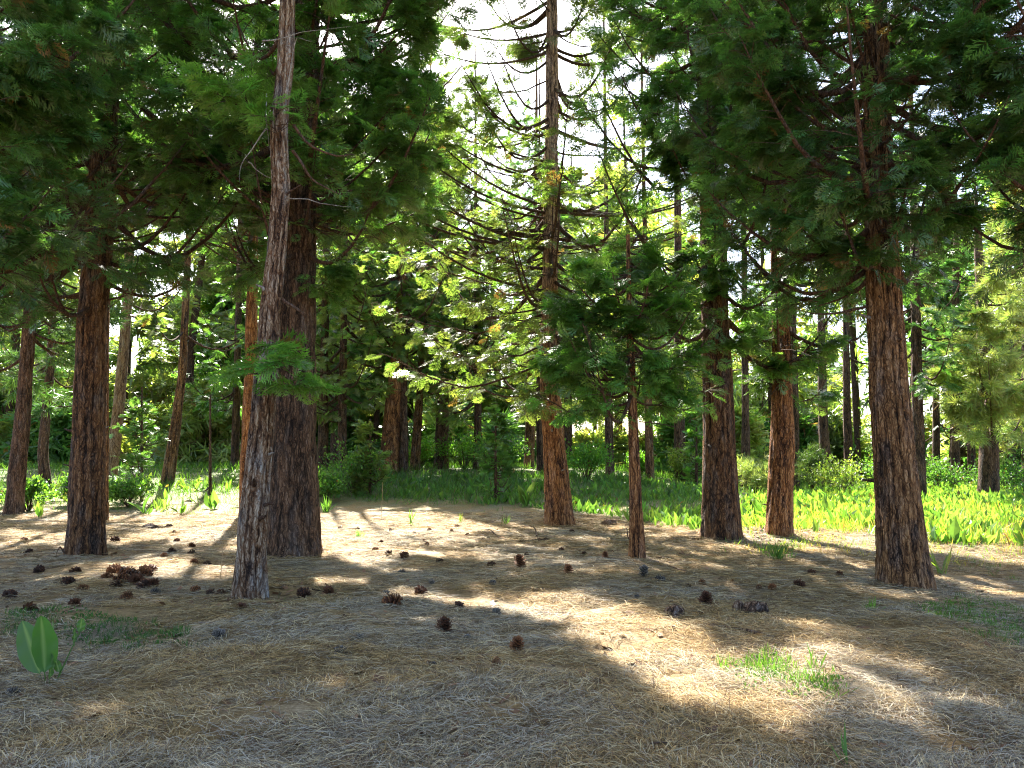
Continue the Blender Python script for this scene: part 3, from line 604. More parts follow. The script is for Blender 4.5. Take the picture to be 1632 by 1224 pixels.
def mid_trees():
    L = [ # base/top path, widths, bark, foliage kind, key, zl, R, H, label
     ([(22,820),(38,640),(48,500),(60,200)], [30,24,20,14], B_DARK, 'pine','cedar', 4.5,3.2,22,'dark trunk at the extreme left edge, leaning right'),
     ([(74,785),(68,720),(80,590),(88,400)], [20,16,13,10], B_DARK, 'pine','cedar', 3.5,2.4,16,'thin dark trunk with a curved foot, second from the left edge'),
     ([(165,830),(166,640),(168,500),(175,300)], [16,14,13,11], B_RED, 'cedar','cedar', 6.5,3.0,20,'narrow reddish trunk hugging the right side of the far left cedar'),
     ([(176,772),(190,640),(203,480),(214,200)], [20,18,16,12], B_TAN, 'pine','pale', 6.0,3.4,24,'slender tan trunk leaning right, just right of the far left cedar'),
     ([(266,772),(280,680),(291,590),(300,400)], [22,17,14,10], B_RED, 'cedar','pale', 5.4,3.4,20,'short reddish trunk leaning right between the two small young conifers'),
     ([(374,745),(378,600),(384,300)], [14,12,8], B_DARK, 'cedar','cedar', 4.4,3.0,20,'thin dark trunk seen left of the grey weathered one'),
     ([(393,826),(395,700),(400,560),(405,300)], [26,22,20,15], B_ORANGE, 'cedar','cedar', 5.6,3.4,22,'orange trunk peeping out left of the grey weathered one'),
     ([(514,752),(516,640),(520,400)], [20,15,12], B_DARK, 'cedar','dark', 3.6,3.0,19,'dim trunk just right of the thickest brown one'),
     ([(620,752),(627,640),(636,540),(650,300),(668,0)], [36,27,20,16,13], B_ORANGE, 'cedar','pale', 7.0,4.2,27,'tall red brown trunk at left of centre, flaring at its foot'),
     ([(643,752),(643,640),(646,500)], [17,14,11], B_DARK, 'cedar','cedar', 6.0,3.4,22,'blackish trunk pressed against the flaring red brown one'),
     ([(661,738),(668,640),(672,560)], [18,13,10], B_RED, 'cedar','pale', 6.2,3.6,22,'slim red trunk right of the flaring red brown one'),
     ([(703,740),(706,640),(708,560)], [27,20,16], B_DARK, 'pine','dark', 5.2,3.0,20,'dark trunk in the middle distance with a black green bough'),
     ([(843,742),(846,650),(850,500)], [18,16,12], B_RED, 'cedar','cedar', 6.0,3.8,24,'left one of the pair of trunks behind the central orange cedar'),
     ([(862,750),(860,650),(860,500)], [14,12,9], B_DARK, 'cedar','cedar', 6.4,2.6,20,'right one of the pair of trunks behind the central orange cedar'),
     ([(972,760),(970,660),(968,500)], [16,13,10], B_DARK, 'pine','pale', 6.0,3.4,24,'slim dark trunk just left of the young cedar'),
     ([(1036,765),(1033,650),(1030,500)], [15,13,10], B_RED, 'cedar','pale', 5.6,3.2,22,'slim brown trunk just right of the young cedar'),
     ([(1084,732),(1082,640),(1080,300)], [22,16,12], B_DARK, 'cedar','pale', 6.4,3.4,25,'dark trunk left of the broad brown cedar'),
     ([(1188,752),(1188,640),(1186,400)], [16,12,10], B_DARK, 'pine','cedar', 5.5,2.8,20,'grey brown trunk hung with pale dead twigs, right of the broad brown cedar'),
     ([(1268,782),(1267,640),(1262,400)], [13,12,9], B_DARK, 'cedar','cedar', 5.4,2.8,20,'dark trunk touching the right side of the orange brown meadow cedar'),
     ([(1318,764),(1312,680),(1308,500)], [22,16,12], B_DARK, 'pine','cedar', 5.2,3.2,22,'leaning dark trunk left of the large right cedar'),
     ([(1352,745),(1350,660),(1348,500)], [16,13,10], B_DARK, 'cedar','cedar', 3.8,3.0,20,'dark slender trunk closest on the left to the large right cedar'),
     ([(1466,800),(1462,640),(1458,400)], [22,18,14], B_DARK, 'cedar','dark', 3.2,2.6,20,'shadowed trunk just behind and right of the large right cedar'),
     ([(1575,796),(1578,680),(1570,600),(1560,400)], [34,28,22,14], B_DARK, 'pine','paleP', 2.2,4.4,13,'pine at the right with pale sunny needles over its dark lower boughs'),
     ([(760,748),(762,640),(760,500)], [14,12,9], B_DARK, 'cedar','pale', 4.6,4.0,22,'hidden stem whose pale boughs fill the gap left of the central orange cedar'),
     ([(545,755),(546,640),(548,500)], [16,14,11], B_DARK, 'cedar','pale', 4.0,3.8,22,'dim stem left of the flaring red brown trunk, thick with boughs'),
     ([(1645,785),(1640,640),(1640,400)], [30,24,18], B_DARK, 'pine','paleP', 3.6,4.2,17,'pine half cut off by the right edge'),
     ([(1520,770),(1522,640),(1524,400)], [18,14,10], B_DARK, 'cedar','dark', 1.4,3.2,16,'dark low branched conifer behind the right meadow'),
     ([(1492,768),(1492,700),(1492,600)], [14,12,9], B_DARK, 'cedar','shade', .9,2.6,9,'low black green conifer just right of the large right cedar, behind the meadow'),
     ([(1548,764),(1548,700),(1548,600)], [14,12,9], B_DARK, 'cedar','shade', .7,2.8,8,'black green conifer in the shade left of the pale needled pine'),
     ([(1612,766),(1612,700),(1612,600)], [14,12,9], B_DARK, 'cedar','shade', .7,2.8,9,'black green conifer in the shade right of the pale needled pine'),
    ]
    g = 'cedars and pines standing behind the clearing'
    for k, (path, w, bk, kind, key, zl, Rm, H, lab) in enumerate(L):
        t = Tree('pine_tree' if kind == 'pine' else 'cedar_tree', lab, 'tree', path, H, w, seed=40+k)
        if t.d > 46: t.d = t.d
        t.o['group'] = g
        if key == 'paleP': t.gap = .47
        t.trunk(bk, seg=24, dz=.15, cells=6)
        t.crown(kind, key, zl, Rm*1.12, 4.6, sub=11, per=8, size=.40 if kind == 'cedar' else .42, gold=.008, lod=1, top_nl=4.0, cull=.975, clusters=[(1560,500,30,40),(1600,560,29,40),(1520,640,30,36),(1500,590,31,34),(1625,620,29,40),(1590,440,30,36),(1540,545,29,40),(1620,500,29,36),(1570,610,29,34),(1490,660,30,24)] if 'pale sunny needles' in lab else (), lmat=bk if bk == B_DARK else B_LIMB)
        pass #print('mid', k, round(t.d, 1), round(t.base[2], 2))
mid_trees()
print('foliage tris', Tree.total)
#@REST
# ------------------------------------------------------------------ the wood far behind, one mass
def far_woods():
    rng = np.random.default_rng(5); PP, XX, SS, CC, ks = [], [], [], [], []
    TP, TR = [], []
    n = 0
    while n < 185:
        d = 46 + 62*rng.random()**1.2; px = -350+2330*rng.random(); x = (px-816)/F*d
        if 700 < px < 1010 and rng.random() < .2: continue            # thinner where the glade opens
        n += 1
        g = float(gh(x, d)); centre = 430 < px < 1180
        H = (19 if centre else 22)+7*rng.random(); zl = (4.5+3.5*rng.random()) if centre else (.8+4.5*rng.random()**1.6); Rm = 2.8+1.8*rng.random()
        if centre: zl -= 1
        if n > 105: d = 47+16*rng.random(); x = (px-816)/F*d; g = float(gh(x, d)); H = 3+4.5*rng.random(); zl = .3; Rm = 1.5+rng.random()
        nl = 58; z = zl+(H-zl-1)*rng.random(nl)**1.1; az = rng.random(nl)*6.283
        L = Rm*(1-(z-zl)/(H-zl))**.75*(.6+.6*rng.random(nl))
        m = 21; t = .15+.9*rng.random((nl, m))
        lat = (rng.random((nl, m))-.5)*L[:, None]*.7*t; ca, sa = np.cos(az)[:, None], np.sin(az)[:, None]
        X = x+ca*t*L[:, None]-sa*lat; Y = d+sa*t*L[:, None]+ca*lat
        Z = g+z[:, None]+L[:, None]*(.25*t**2-.15*t)-.25*np.abs(lat)+rng.normal(0, .15, (nl, m))
        P = np.stack([X, Y, Z], -1).reshape(-1, 3)
        D = np.stack([ca+0*t-sa*lat*1.2, sa+0*t+ca*lat*1.2, rng.normal(-.25, .3, (nl, m))], -1).reshape(-1, 3)+rng.normal(0, .3, (nl*m, 3))
        PP.append(P); XX.append(D); SS.append((.55+.5*rng.random(nl*m))*(1+d/160))
        CC.append(colours(rng, nl*m, ['cedar', 'pale', 'paleP', 'paleP'][rng.integers(4)], .03)*(.85+.6*rng.random()))
        r = .16+.16*rng.random(); ln = rng.normal(0, .6)
        TP.append([[x, d, g-.3], [x+ln*.2, d, g+H*.3], [x+ln*.6, d, g+H*.65], [x+ln, d, g+H]]); TR.append([r*1.25, r*.9, r*.6, .03])
    P, X, Z, C = map(np.concatenate, (PP, XX, SS, CC)); rg = rng.random(len(P)) < .6
    keep = ~(shades_lit(P) & (rng.random(len(P)) < .85)); P, X, Z, C, rg = P[keep], X[keep], Z[keep], C[keep], rg[keep]
    N = np.array([0, 0, 1.])+rng.normal(0, .5, P.shape)
    V1, _, C1 = sprays('cedar2', P[rg], X[rg], N[rg], Z[rg], C[rg]); V2, _, C2 = sprays('pine2', P[~rg], X[~rg], N[~rg], Z[~rg], C[~rg])
    V = np.concatenate([V1, V2]); C = np.concatenate([C1, C2])
    r = bpy.data.objects.new('far_woods', None); SC.collection.objects.link(r); tag(r, kind='stuff')
    link('crown', mesh('crown', V, np.arange(len(V)).reshape(-1, 3), M_CEDAR, C), r)
    V, Fq = tubes(np.array(TP), np.array(TR), 8)
    link('trunk', mesh('trunk', V, Fq, B_DARK, np.full((len(V), 3), .5), True), r)
far_woods()

# ------------------------------------------------------------------ leaves, shrubs, young conifers
def leaf_tmpl(seg, wmax, fold=.35, curl=.25):
    s = np.linspace(0, 1, seg+1); w = wmax*np.sin(np.pi*np.clip((s-.12)/.88, 0, 1)**.8)**.9; w[0] = .012; w[-1] = 0
    z = -curl*s**2; T = []
    for i in range(seg):
        for sg in (-1, 1):
            a = (s[i], 0, z[i]); b = (s[i+1], 0, z[i+1]); c = (s[i+1], sg*w[i+1], z[i+1]+fold*w[i+1]); d = (s[i], sg*w[i], z[i]+fold*w[i])
            T += [(a, b, d), (b, c, d)] if i < seg-1 else [(a, b, d)]
    return np.array(T, float)
TM['mule0'] = [leaf_tmpl(6, .15, .4, .12), leaf_tmpl(6, .18, .5, .3), leaf_tmpl(6, .13, .3, .2)]
TM['mule1'] = [leaf_tmpl(3, .16, .4, .15), leaf_tmpl(3, .19, .4, .3)]
TM['leaf1'] = [leaf_tmpl(2, .30, .2, .1)]
TM['blade'] = [np.array([[(0, -.022, 0), (0, .022, 0), (.55, .014, -.02)], [(0, -.022, 0), (.55, .014, -.02), (1, 0, -.14)]], float)]

def on(px, py, w, h):                                # base point, size in metres of a w x h pixel thing
    b = hit(px, py)
    if b[1] > 45: b = at(px, py, 42); b[2] = float(gh(b[0], 42))
    k = b[1]/F; return b, w*k, h*k
def shrub(px, py, w, h, key, label, leaf=.10, n=2600, seed=1, name='shrub', group='shrubs behind the clearing', kind='leaf1', material=None):
    rng = np.random.default_rng(seed+900); b, w, h = on(px, py, w, h)
    r = bpy.data.objects.new(name, None); SC.collection.objects.link(r); r.location = b; tag(r, label, 'shrub', group)
    ns = 22; a = rng.random(ns)*6.283; el = .5+.9*rng.random(ns); L = h*(.6+.45*rng.random(ns))
    E = np.stack([np.cos(a)*w*.5*np.cos(el)*1.2, np.sin(a)*w*.5*np.cos(el)*1.2, L*np.sin(el)], -1); t = np.linspace(0, 1, 5)[None, :, None]
    Q = E[:, None]*t + np.array([0, 0, .15*h])*np.sin(np.pi*t); Q[:, 0, 2] -= .05
    V, Fq = tubes(Q, np.linspace(.012, .003, 5)[None]*np.ones((ns, 1)), 4)
    link('stem', mesh('stem', V, Fq, B_LIMB, np.full((len(V), 3), .5), True), r)
    k = rng.integers(0, ns, n); u = .35+.7*rng.random((n, 1)); P = E[k]*u + np.array([0, 0, .15*h])*np.sin(np.pi*np.clip(u, 0, 1)) + rng.normal(0, 1, (n, 3))*[w*.07, w*.07, h*.09]
    P[:, 2] = np.maximum(P[:, 2], .02); X = norm(E[k])*.6+rng.normal(0, .6, (n, 3))+[0, 0, .3]; N = rng.normal(0, .6, (n, 3))+[0, 0, 1]
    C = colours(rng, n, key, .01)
    V, Fq, C = sprays(kind, P, X, N, leaf*(.6+.8*rng.random(n)), C)
    link('foliage', mesh('foliage', V, Fq, material or M_BROAD, C), r)
for k, a in enumerate([
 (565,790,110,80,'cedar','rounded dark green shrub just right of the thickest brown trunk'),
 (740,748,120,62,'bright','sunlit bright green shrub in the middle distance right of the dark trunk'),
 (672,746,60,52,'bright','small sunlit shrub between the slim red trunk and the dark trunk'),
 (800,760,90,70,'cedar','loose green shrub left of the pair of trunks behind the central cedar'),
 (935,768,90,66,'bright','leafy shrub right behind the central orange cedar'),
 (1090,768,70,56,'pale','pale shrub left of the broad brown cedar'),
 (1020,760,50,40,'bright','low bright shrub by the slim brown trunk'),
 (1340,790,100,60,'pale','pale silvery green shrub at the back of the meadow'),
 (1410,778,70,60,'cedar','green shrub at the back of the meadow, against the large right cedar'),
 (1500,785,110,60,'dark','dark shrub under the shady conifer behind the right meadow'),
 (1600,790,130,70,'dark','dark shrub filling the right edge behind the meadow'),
 (45,815,80,50,'cedar','green shrub at the left edge beside the leaning dark trunk'),
 (120,806,60,50,'cedar','dim shrub between the curved thin trunk and the far left cedar'),
 (205,808,90,46,'cedar','low shrub right of the far left cedar'),
 (430,775,90,60,'dark','dark shrub glimpsed behind the grey weathered trunk'),
 (520,800,70,46,'cedar','low leafy shrub touching the right edge of the thickest trunk'),
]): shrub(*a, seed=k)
for k, a in enumerate([
 (1205,792,80,62,'paleP','fluffy pale young pine between the broad cedar and the meadow cedar'),
 (1295,785,60,70,'pine','fluffy young pine behind the meadow, right of the meadow cedar'),
 (480,790,60,50,'pine','small fluffy pine seedling behind the thickest trunk')]):
    shrub(*a, seed=60+k, name='young_pine', kind='pine1', leaf=.26, n=520, material=M_PINE, group='young conifers')

def young_conifer(px, py, toppy, w, key, label, seed, tiered=False, pxtop=None):
    b, wm, hm = on(px, py, w, py-toppy)
    t = Tree('young_conifer', label, 'young tree', [(px, py), (pxtop or px, toppy)], b[2]+hm, [6, 3], seed=seed)
    t.pts[:, 1] = b[1]; t.o['group'] = 'young conifers'
    t.trunk(B_DARK, seg=10, dz=.2, cells=3, zvis=t.H)
    zl = t.base[2]+(.15 if not tiered else .3)
    t.crown('cedar', key, zl, wm*.55, 12 if not tiered else 7, sub=9, per=6, size=.26, gold=.0, cone=.9, rise=.02 if tiered else .35, up=.1, lod=1, top_nl=12 if not tiered else 7, zmin_full=.3, hang=.1, cull=0)
young_conifer(226, 800, 640, 118, 'cedar', 'bushy dark young cedar with a white stake before it', 201)
young_conifer(335, 790, 652, 120, 'cedar', 'tiered young fir left of the grey weathered trunk', 202, True)
young_conifer(790, 800, 672, 70, 'cedar', 'spindly sapling in the shaded leaves left of the central orange cedar', 203)
young_conifer(590, 790, 690, 60, 'pale', 'small feathery sapling in front of the flaring red brown trunk', 204)
young_conifer(1110, 775, 700, 50, 'bright', 'small bright sapling left of the broad brown cedar', 205)

def stake():
    b = hit(227, 792); P = np.array([b-[0, 0, .1], at(225, 765, b[1]), at(222, 735, b[1])]); V, Fq = tubes(P[None], np.array([[.028, .028, .026]]), 4)
    V = np.concatenate([V, P[-1:]+[0, 0, .02]]); n = len(V)-1
    Fc = np.array([[n-4+i, n-4+(i+1) % 4, n] for i in range(4)])
    m, nn, l, out = mat('whitewashed_wood'); pb = nn.new('ShaderNodeBsdfPrincipled'); nz = nn.new('ShaderNodeTexNoise'); nz.inputs['Scale'].default_value = 30
    rp = ramp(nn, [(.3, (.45, .45, .42)), (.7, (.75, .76, .75))]); l.new(nz.outputs[0], rp.inputs[0]); l.new(rp.outputs[0], pb.inputs[0]); l.new(pb.outputs[0], out.inputs[0])
    tag(link('marker_stake', mesh('marker_stake', V, [Fq, Fc], m)), 'thin white marker stake before the bushy young cedar', 'stake')
stake()

def inpoly(P, poly):
    c = np.zeros(len(P), bool); n = len(poly)
    for i in range(n):
        (xa, ya), (xb, yb) = poly[i], poly[(i+1) % n]
        if abs(yb-ya) < 1e-9: continue
        c ^= ((ya > P[:, 1]) != (yb > P[:, 1])) & (P[:, 0] < (xb-xa)*(P[:, 1]-ya)/(yb-ya)+xa)
    return c
def wpoly(px):
    out = []
    for p in px:
        h_ = hit(*p)
        if h_[1] > 46: h_ = at(*p, 46)
        out.append(h_[:2])
    return np.array(out)
def scatter(rng, poly, dens, n_max=10**6):
    lo, hi = poly.min(0), poly.max(0); n = int(dens*np.prod(hi-lo)); P = lo+(hi-lo)*rng.random((n, 2)); P = P[inpoly(P, poly)]
    return P[:n_max]
def clump(rng, P, per, size, key, kind, spread=.13, tilt=.35):
    n = len(P)*per; Q = np.repeat(P, per, 0)+rng.normal(0, spread, (n, 2)); z = gh(Q[:, 0], Q[:, 1])
    a = rng.random(n)*6.283; el = 1.35-np.abs(rng.normal(0, tilt, n)); X = np.stack([np.cos(a)*np.cos(el), np.sin(a)*np.cos(el), np.sin(el)], -1)
    N = rng.normal(0, 1, (n, 3))*[1, 1, .2]
    S_ = size*(.5+.7*rng.random(n)); C = colours(rng, n, key, .01)
    return sprays(kind, np.column_stack([Q, z-.01]), X, N, S_, C)
GREENS['mule'] = ((.17, .285, .10), .45); GREENS['mules'] = ((.095, .19, .065), .4); GREENS['herb'] = ((.07, .15, .04), .35); GREENS['blue'] = ((.05, .12, .05), .3)
GREENS['drygr'] = ((.36, .30, .14), .3)

def meadow():
    rng = np.random.default_rng(9); Vs, Cs = [], []
    M1 = wpoly([(1165,862),(1185,800),(1480,778),(1800,770),(1800,885),(1480,866),(1300,846)])
    M2 = wpoly([(505,792),(620,804),(800,806),(960,822),(1165,862),(1170,790),(1000,765),(800,756),(620,760),(505,762)])
    M3 = wpoly([(-150,828),(100,818),(380,812),(380,765),(-150,775)])
    for poly, dn, key, size in ((M1, 10, 'mule', .36), (M1, 2, 'mgr', .36), (M1, 1.5, 'mules', .5), (M2, 5, 'mules', .34), (M3, 1.0, 'mule', .40)):
        P = scatter(rng, poly, dn); P = P[noise2(P[:, 0]*.9, P[:, 1]*.9)+.25*(rng.random(len(P))-.5) > .40]
        V, _, C = clump(rng, P, 6, size, key, 'mule1'); Vs.append(V); Cs.append(C)
    V = np.concatenate(Vs); tag(link('leafy_ground_cover', mesh('leafy_ground_cover', V, np.arange(len(V)).reshape(-1, 3), M_BROAD, np.concatenate(Cs))), kind='stuff')
    # grass and small herbs
    Vs, Cs = [], []
    for px, dn, key, size, per in (
      ([(0,975),(120,966),(300,1003),(310,1040),(150,1046),(0,1015)], 230, 'blue', .09, 5),
      ([(1140,1062),(1210,1038),(1330,1078),(1375,1096),(1300,1128),(1180,1112)], 330, 'herb', .10, 5),
      ([(1435,962),(1550,948),(1660,985),(1660,1045),(1540,1015)], 190, 'herb', .10, 5),
      ([(1210,872),(1270,868),(1275,892),(1215,896)], 60, 'herb', .17, 5),
      ([(1480,885),(1700,880),(1700,940),(1560,925)], 22, 'herb', .12, 5),
      ([(330,1080),(420,1075),(430,1100),(340,1105)], 50, 'blue', .07, 4), ([(440,950),(560,955),(550,972),(440,972)], 60, 'herb', .06, 4),
      ([(505,838),(900,800),(1200,850),(1190,868),(860,822)], 3, 'herb', .16, 5),
      ([(250,825),(380,822),(380,812),(250,812)], 30, 'herb', .14, 5),
      ([(1180,885),(1632,905),(1632,870),(1300,852),(1180,868)], 14, 'drygr', .15, 6)):
        P = scatter(rng, wpoly(px), dn); P = P[noise2(P[:, 0]*4, P[:, 1]*4) > .42]
        if len(P): V, _, C = clump(rng, P, per, size, key, 'blade', .03, .45); Vs.append(V); Cs.append(C)
    for px, dn, key in (([(1150,1062),(1210,1042),(1320,1078),(1365,1096),(1300,1122),(1190,1108)], 190, 'herb'), ([(1450,965),(1550,955),(1650,990),(1650,1035),(1550,1010)], 110, 'mules'), ([(0,978),(120,970),(290,1006),(290,1034),(150,1040),(0,1012)], 90, 'blue')):
        P = scatter(rng, wpoly(px), dn); V, _, C = clump(rng, P, 4, .035, key, 'leaf1', .03, .8); V[:, 2] += .02; Vs.append(V); Cs.append(C)
    for poly, dn, key, size in ((M1, 14, 'mgr', .34), (M1, 4, 'drygr', .36), (wpoly([(1150,885),(1185,852),(1480,856),(1700,862),(1700,905),(1480,882),(1300,872)]), 14, 'mgr', .15), (M2, 14, 'mules', .26), (M3, 8, 'herb', .26), (np.array([(-24, 30), (26, 24), (34, 56), (-34, 56)]), 4.5, 'herb', .42)):
        P = scatter(rng, poly, dn)
        V, _, C = clump(rng, P, 5, size, key, 'blade', .12, .5); Vs.append(V); Cs.append(C)
    V = np.concatenate(Vs); tag(link('grass', mesh('grass', V, np.arange(len(V)).reshape(-1, 3), M_BROAD, np.concatenate(Cs))), kind='stuff')
meadow()

# ------------------------------------------------------------------ fallen needles
def needles():
    rng = np.random.default_rng(21); n = 540000
    d = 2.6*np.exp(np.log(24/2.6)*rng.random(n)); x = (rng.random(n)*2-1)*(.74*d+.8)
    cn = noise2(x*2.3+50, d*2.3)
    keep = cn > .22+.25*(rng.random(n)-.5); x, y = x[keep], d[keep]; n = len(x)
    z = gh(x, y); sc = np.maximum(1, (y/6.0))**.72
    ang = 6.283*1.3*noise2(x*.9, y*.9+20) + rng.normal(0, 1.0, n); el = np.abs(rng.normal(.04, .30, n))*np.clip(1.3-y/11, .25, 1); lift = np.abs(rng.normal(0, .014, n))
    L = (.10+.11*rng.random(n))*sc; w = (.0011+.0008*rng.random(n))*sc
    D = np.stack([np.cos(ang)*np.cos(el), np.sin(ang)*np.cos(el), np.sin(el)], -1); bend = rng.normal(0, .5, n)
    D2 = np.stack([np.cos(ang+bend)*np.cos(el*.2), np.sin(ang+bend)*np.cos(el*.2), -np.abs(np.sin(el))*.8], -1)
    P0 = np.stack([x, y, z+.002+lift], -1); P1 = P0+D*L[:, None]*.5; P2 = P1+D2*L[:, None]*.5
    s = np.stack([-np.sin(ang), np.cos(ang), rng.normal(0, .6, n)], -1); s = norm(s)*w[:, None]
    V = np.stack([P0-s, P0+s, P1+s, P1-s, P2], 1)
    V = V.reshape(-1, 3); b = np.arange(n)[:, None]*5
    g = noise2(x*.8+9, y*.8)+.35*(noise2(x*3.1, y*3.1)-.5)+rng.normal(0, .16, n)
    gold = np.array([.43, .285, .115]); straw = np.array([.53, .42, .235]); grey = np.array([.39, .345, .265]); dark = np.array([.14, .08, .045])
    near = np.clip((7.5-y)/3, 0, 1)
    wg = sstep(.50, .72, g+.13*near)[:, None]; C = gold*(1-wg)+grey*wg
    q = rng.random((n, 1)); C = np.where(q < .28, straw, C); C = np.where(q > .84, dark, C); C = C*(.45+.85*rng.random((n, 1)))
    tag(link('pine_straw', mesh('pine_straw', V, [b+np.array([0, 1, 2, 3]), b+np.array([3, 2, 4])], M_STRAW, np.repeat(C, 5, 0))), kind='stuff')
needles()

def debris():
    rng = np.random.default_rng(31); n = 1500
    y = 2.8*np.exp(np.log(24/2.8)*rng.random(n)); x = (rng.random(n)*2-1)*(.72*y+.6); a = rng.random(n)*6.283; L = .04+.20*rng.random(n)**2.2
    t = np.linspace(-.5, .5, 4)[None]; X = x[:, None]+np.cos(a)[:, None]*t*L[:, None]; Y = y[:, None]+np.sin(a)[:, None]*t*L[:, None]
    P = np.stack([X, Y, gh(X, Y)+.012], -1)+rng.normal(0, .006, (n, 4, 3)); r = (.0022+.004*rng.random((n, 1)))*np.array([[1, 1, .9, .5]])
    V, Fq = tubes(P, r, 4); C = np.repeat(np.array([.10, .06, .04])*(.5+2.2*rng.random((n, 1)))+rng.random((n, 1))**3*.12, 16, 0)
    # flakes of shed bark, thickest near the trunks
    m = 2600; y = 3*np.exp(np.log(22/3)*rng.random(m)); x = (rng.random(m)*2-1)*(.7*y+.5); k = rng.integers(0, len(MOUNDS), m); nb = rng.random(m) < .55
    mo = np.array(MOUNDS); ang = rng.random(m)*6.283; rr = .3+.9*rng.random(m)**1.5; x = np.where(nb, mo[k, 0]+np.cos(ang)*rr, x); y = np.where(nb, mo[k, 1]+np.sin(ang)*rr, y)
    c = np.stack([x, y, gh(x, y)+.012], -1); a = rng.random(m)*6.283; d = np.stack([np.cos(a), np.sin(a), rng.normal(0, .3, m)], -1); s = np.stack([-np.sin(a), np.cos(a), rng.normal(0, .4, m)], -1)
    l = (.015+.05*rng.random((m, 1))); w = l*(.25+.4*rng.random((m, 1))); Q = np.stack([c-d*l-s*w*.6, c-d*l*.8+s*w, c+d*l+s*w*.5, c+d*l*.7-s*w], 1).reshape(-1, 3)
    F2 = np.arange(m*4).reshape(-1, 4)+len(V); C2 = np.repeat(np.array([.15, .075, .04])*(.4+1.5*rng.random((m, 1))), 4, 0)
    tag(link('litter', mesh('litter', np.concatenate([V, Q]), np.concatenate([Fq, F2]), M_CONE, np.concatenate([C, C2]))), kind='stuff')
debris()

# ------------------------------------------------------------------ cones
def cone_mesh(seed, cols, open_=1.0, n=64, tall=1.1):
    rng = np.random.default_rng(seed); V, Fc, C = [], [], []
    for i in range(n):                              # spiral of woody scales round an egg shaped core
        t = (i+.5)/n; z = -.5*tall+tall*t; prof = math.sin(math.pi*min(1, .10+t*.9))**.7
        a = i*2.39996; rr = .10+.12*prof; el = R(-20+95*t)*(.7+.3*open_)+rng.normal(0, .1)
        L = (.24+.34*prof)*open_*(.75+.45*rng.random()); d = np.array([math.cos(a)*math.cos(el), math.sin(a)*math.cos(el), math.sin(el)])
        s = np.array([-math.sin(a), math.cos(a), 0]); nn = np.cross(d, s); p = np.array([math.cos(a)*rr*.4, math.sin(a)*rr*.4, z*.8])
        w = .085+.05*prof; b = len(V)
        pts = [p-s*w*.5, p+s*w*.5, p+d*L*.75+s*w, p+d*L*.75-s*w, p+d*L+nn*.02, p+d*L*.85+nn*.05]
        pts2 = [q-nn*.035 for q in pts[:4]]; V += pts+pts2
        Fc += [(b, b+1, b+2, b+3), (b+3, b+2, b+4, b+5), (b+6, b+9, b+8, b+7), (b, b+6, b+7, b+1), (b+1, b+7, b+8, b+2), (b+3, b+9, b+6, b), (b+2, b+8, b+9, b+3)]
        base, tip = np.array(cols[0]), np.array(cols[1]); k = .7+.6*rng.random()
        C += [base*k]*2+[tip*k]*4+[base*k*.8]*4
    a = np.arange(10)/10*6.283; b = len(V)
    for q in range(7):
        zz = -.5*tall+tall*q/6; r_ = .02+.17*math.sin(math.pi*(q+.4)/6.8)
        V += [np.array([math.cos(t)*r_, math.sin(t)*r_, zz*.85]) for t in a]; C += [np.array(cols[0])*.6]*10
    for q in range(6):
        for j in range(10): Fc.append((b+q*10+j, b+q*10+(j+1) % 10, b+(q+1)*10+(j+1) % 10, b+(q+1)*10+j))
    return mesh('pine_cone', np.array(V), np.array(Fc), M_CONE, np.array(C))
CM = {'b': [cone_mesh(s, ((.07, .025, .012), (.26, .11, .045)), 1.0) for s in (1, 2)],
      'd': [cone_mesh(s, ((.03, .013, .008), (.11, .045, .022)), 1.1) for s in (3, 4)],
      'g': [cone_mesh(s, ((.05, .045, .04), (.20, .18, .16)), .95, tall=1.1) for s in (5, 6)],
      'o': [cone_mesh(s, ((.10, .04, .015), (.36, .17, .07)), .8, tall=1.2) for s in (7, 8)]}
def cone(px, py, size, kind, label, up=False, group=None, k=[0]):
    k[0] += 1; rng = random.Random(k[0]); p = hit(px, py+size*.40); s = size*p[1]/F*.80*rng.uniform(.82, 1.12)
    o = link('pine_cone', CM[kind][k[0] % 2]); o.location = (p[0], p[1], p[2]+s*(.46 if up else rng.uniform(.14, .30))); o.scale = (s,)*3
    o.rotation_euler = (rng.gauss(0, .2), rng.gauss(0, .2), rng.random()*6) if up else (math.pi/2+rng.gauss(0, .25), rng.gauss(0, .3), rng.random()*6.3)
    tag(o, label, 'pine cone', group or 'cones lying on the needle litter')
